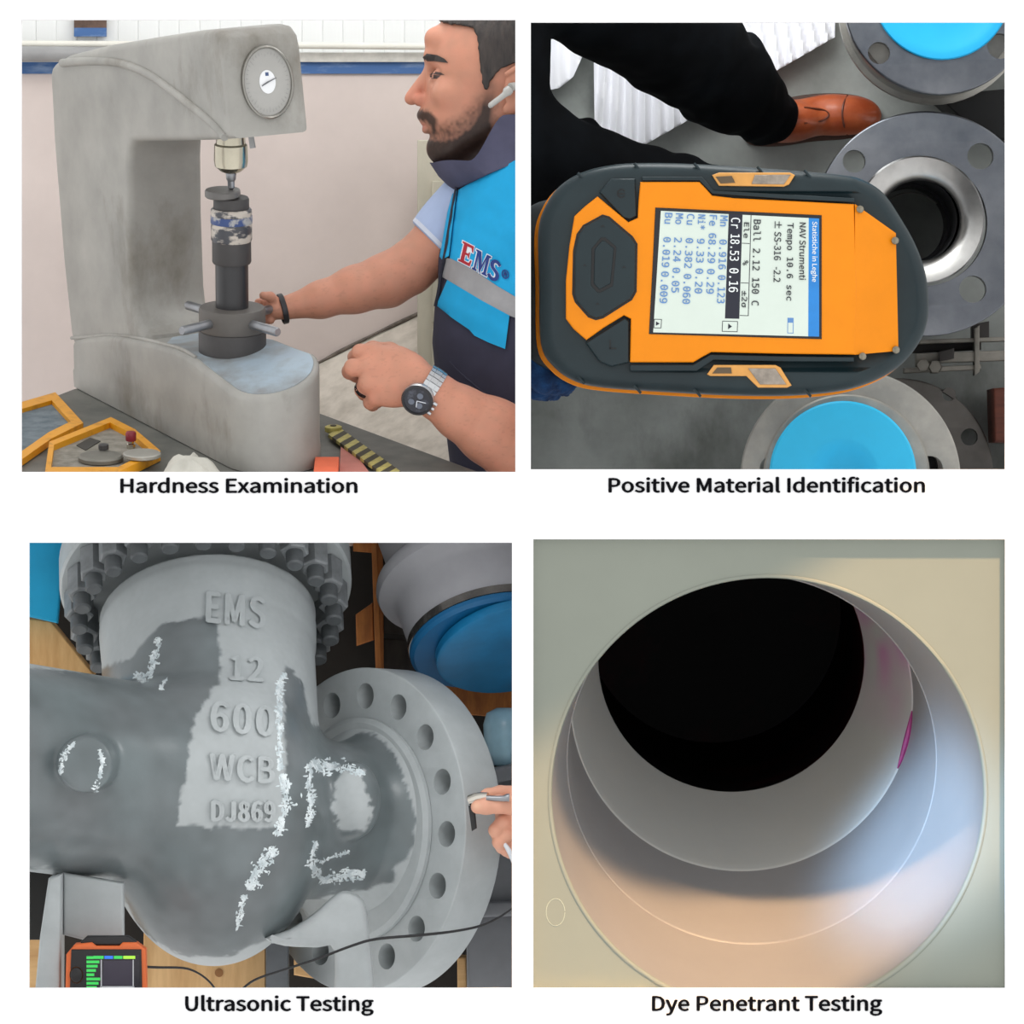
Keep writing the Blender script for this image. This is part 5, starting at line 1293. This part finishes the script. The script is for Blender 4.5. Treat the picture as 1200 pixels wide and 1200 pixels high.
pxobj(FH, 'cable', tube([(588, 985, 300, 1.8), (596, 996, 296, 3), (604, 1014, 300, 3)], 10, 4), mat('white_cable', (220, 226, 232), 0.4), pr, clip=CLIPV)
# black cable across the flange to the detector
pxobj(Frame(380, 1110, 170), 'probe_cable', tube([(166, 1133, 172, 1.6), (185, 1134, 176, 1.5), (215, 1135, 180, 1.4), (232, 1141, 180, 1.2), (246, 1152, 180, 1.2), (256, 1166, 180, 1.2)], 8, 6), mat('cable_black', (24, 24, 26), 0.5), label='thin black lead curling over the pine board from the detector', cat='cable')
pxobj(Frame(380, 1110, 170), 'probe_cable', tube([(276, 1168, 230, 1.3), (296, 1152, 230, 1.4), (330, 1140, 230, 1.4), (370, 1127, 230, 1.5), (410, 1112, 235, 1.6), (440, 1104, 240, 1.7), (490, 1100, 250, 1.8), (530, 1096, 260, 1.6), (562, 1090, 270, 1.5), (585, 1080, 280, 1.3), (606, 1066, 290, 1.2)], 8, 6), MATS['cable_black'], label='thin black cable hanging across the pipe flange', cat='cable', clip=CLIPV)
# flaw detector
FQ = Frame(125, 1130, 140)
fd = thing('flaw_detector', 'orange and black flaw detector with a green signal screen at lower left', 'detector', FQ((125, 1180, 160)))
FO = mat('detector_orange', (216, 104, 48), 0.5, var=0.06)
pxobj(FQ, 'housing', prism([(78, 1118), (88, 1106), (108, 1104), (113, 1108), (140, 1108), (144, 1104), (160, 1104), (171, 1112), (173, 1200), (76, 1200)], 132, 170, 3), FO, fd, smooth=40)
pxobj(FQ, 'top_handle', prism([(94, 1104), (102, 1097), (150, 1097), (160, 1104), (158, 1108), (98, 1108)], 138, 165, 2), mat('detector_black', (22, 20, 22), 0.45), fd, smooth=40)
pxobj(FQ, 'front_panel', prism([(84, 1112), (166, 1112), (168, 1196), (81, 1196)], 129, 134, 1.5), MATS['detector_black'], fd, smooth=40)
dsp = pxobj(FQ, 'display', prism([(102, 1118), (164, 1118), (164, 1194), (100, 1194)], 128, 130), mat('display_dark', (26, 22, 32), 0.2), fd, smooth=0)
pxobj(FQ, 'signal_window', prism([(122, 1125), (156, 1125), (156, 1154), (120, 1154)], 127.4, 128.4), mat('signal_violet', (50, 44, 60), 0.3), dsp, smooth=0)
pxobj(FQ, 'signal_grid', prism([(118.6, 1124), (120, 1124), (120, 1156), (118.6, 1156)], 127.2, 128.2), mat('grid_grey', (170, 172, 176), 0.4, emit=0.2), dsp, smooth=0)
pxobj(FQ, 'signal_grid', prism([(156, 1124), (157.3, 1124), (157.3, 1156), (156, 1156)], 127.2, 128.2), MATS['grid_grey'], dsp, smooth=0)
pxobj(FQ, 'signal_grid', prism([(118, 1155), (158, 1155), (158, 1170), (118, 1170)], 127.2, 128.2), MATS['grid_grey'], dsp, smooth=0)
GRN = mat('signal_green', (50, 190, 80), 0.4, emit=0.5); LBL = mat('signal_blue', (40, 110, 220), 0.4, emit=0.5); LIM = mat('signal_lime', (160, 220, 60), 0.4, emit=0.5)
for i, y in enumerate(np.arange(1120, 1160, 5.0)):
    pxobj(FQ, 'menu_bar', prism([(102, y), (110 + (i * 7) % 9, y), (110 + (i * 7) % 9, y + 3.2), (102, y + 3.2)], 127.4, 128.2), GRN, dsp, smooth=0)
for x0, x1, m_ in ((110, 122, GRN), (123, 133, LBL), (134, 144, GRN), (145, 159, LIM)):
    pxobj(FQ, 'status_bar', prism([(x0, 1119.5), (x1, 1119.5), (x1, 1123), (x0, 1123)], 127.4, 128.2), m_, dsp, smooth=0)
pxobj(FQ, 'knob', lathe([(7, 124), (8.6, 125), (9, 129.5)], 28, lambda p: (90 + p[0] * .8, 1142 + p[1], p[2])), MATS['detector_black'], fd)
pxobj(FQ, 'knob_ring', lathe([(8.8, 129), (9.8, 128.2), (10, 130)], 28, lambda p: (90 + p[0] * .8, 1142 + p[1], p[2]), cap=False), mat('ring_brown', (110, 70, 40), 0.4), fd)
# ------------------------------------------------------------------ stepped bore (lower right opening)
DO = -47.0
FC = Frame(900, 900, 13)
IVORY = mat('pale_green_paint', (134, 139, 128), 0.55, var=0.03, scale=5, bump=0.03, bscale=90)
SEAT = mat('machined_pale', (138, 135, 133), 0.45, var=0.03, scale=8)
TINT = mat('dye_stained', (255, 255, 255), 0.45, var=0.03, attr='Col')
bl = thing('stepped_bore_block', 'pale painted steel block with a large stepped bore and dark core', 'block', FC((900, 1200, 200)))
outc = [(900 + 255 * math.cos(a), 931 + 255 * math.sin(a)) for a in np.linspace(0, 2 * math.pi, 145)[:-1]]
pxobj(FC, 'face_plate', prism([(625, 600), (1420, 600), (1420, 1300), (625, 1300)], 13, 19, holes=[outc]), IVORY, bl, smooth=0, clip=[((19.8 * S, 0, 0), (-1, 0, 0)), ((0, 0, 570 * S), (0, 0, 1))])
def rings(seq, n=144):
    seq = [(a, b, c, d + DO) for a, b, c, d in seq]
    kk = lambda d: (1 + d / D) / FC.k
    seq = [(600 + (cx - 600) * kk(d), 600 + (cy - 600) * kk(d), r * kk(d), d) for cx, cy, r, d in seq]
    return loft([[(cx + r * math.cos(a), cy + r * math.sin(a), d) for a in np.linspace(0, 2 * math.pi, n + 1)[:-1]] for cx, cy, r, d in seq], cap=False)
C1, C2, C3, C4 = (900, 931, 255, 60), (881, 890, 217, 190), (869, 820, 201, 330), (857, 772, 156, 470)
def lerp(a, b, t): return tuple(a[i] + (b[i] - a[i]) * t for i in range(4))
pxobj(FC, 'entry_lip', rings([(900, 931, 258, 59.6), (900, 931, 257, 58.6), (900, 931, 254.5, 58.6), (899.6, 930, 252.5, 61.5), lerp(C1, C2, 0.05)]), IVORY, bl, smooth=60)
pxobj(FC, 'bore_step', rings([lerp(C1, C2, t) for t in np.linspace(0.04, 1, 6)]), SEAT, bl, smooth=60)
pxobj(FC, 'bore_step', rings([(C2[0], C2[1], C2[2] + .5, C2[3]), (C2[0], C2[1], C2[2] - 1.2, C2[3] + 1)] + [lerp((C2[0], C2[1], C2[2] - 1.2, C2[3]), C3, t) for t in np.linspace(0.02, 1, 6)]), SEAT, bl, smooth=30)
sv_, sf_ = rings([(C3[0], C3[1], C3[2] + .5, C3[3]), (C3[0], C3[1], C3[2] - 1.6, C3[3] + 1)] + [lerp((C3[0], C3[1], C3[2] - 1.6, C3[3]), C4, t) for t in np.linspace(0.02, 1, 14)])
sa = np.array([tuple(p) for p in sv_]); ang = np.degrees(np.arctan2(sa[:, 1] - 800, sa[:, 0] - 865))
ns = vnoise(np.stack([ang * 1.0, sa[:, 2] * .25, ang * 0], 1), 9, 3)
st = np.clip(1 - np.abs(ang + 14) / 36, 0, 1) * np.clip(0.45 + 0.7 * ns, 0, 1)
sc0 = np.array(lin((180, 179, 173)))[None]; sc1 = np.array(lin((190, 110, 164)))[None]  # base tone lighter than the steps: brightness of the facing seat put into colour
pxobj(FC, 'bore_seat', (sv_, sf_), TINT, bl, smooth=30, label='pale seat ring stained with pink dye', recalc=False, cols=sc0 * (1 - st[:, None] * .8) + sc1 * st[:, None] * .8)
CORE = mat('dark_core', (5, 3, 4), 0.4, rgb2=(70, 10, 14), scale=4, lo=0.5, hi=0.75, spec=0.1)  # red mottling paints a faint glow into the dark core
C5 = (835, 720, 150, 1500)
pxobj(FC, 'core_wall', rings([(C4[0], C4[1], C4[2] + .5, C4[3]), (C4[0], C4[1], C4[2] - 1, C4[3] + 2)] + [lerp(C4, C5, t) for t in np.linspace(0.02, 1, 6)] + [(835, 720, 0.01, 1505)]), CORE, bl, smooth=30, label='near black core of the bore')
STN = mat('magenta_dye', (150, 40, 104), 0.5, var=0.2, scale=60)
def seam(p0, p1, w0):
    pts = []
    for t in np.linspace(0, 1, 10):
        a = p0 + (p1 - p0) * t
        q = np.array(C3); q[3] += DO; k_ = (1 + q[3] / D) / FC.k; q[:2] = 600 + (q[:2] - 600) * k_; q[2] *= k_; pts.append((q[0] + (q[2] - 0.3) * math.cos(a), q[1] + (q[2] - 0.3) * math.sin(a), q[3], w0 * math.sin(math.pi * (t * .9 + .05))))
    return tube(pts, 8, 2)
pxobj(FC, 'dye_bleed', seam(R(4), R(24), 4.5), STN, bl, label='magenta dye bleeding along the step')
pxobj(FC, 'stain_ring', tube([(651 + 11 * math.cos(a), 1069 + 16 * math.sin(a), 13, 0.5) for a in np.linspace(0, 6.2, 24)], 6, 1), mat('stain_grey', (176, 182, 166), 0.6), bl)
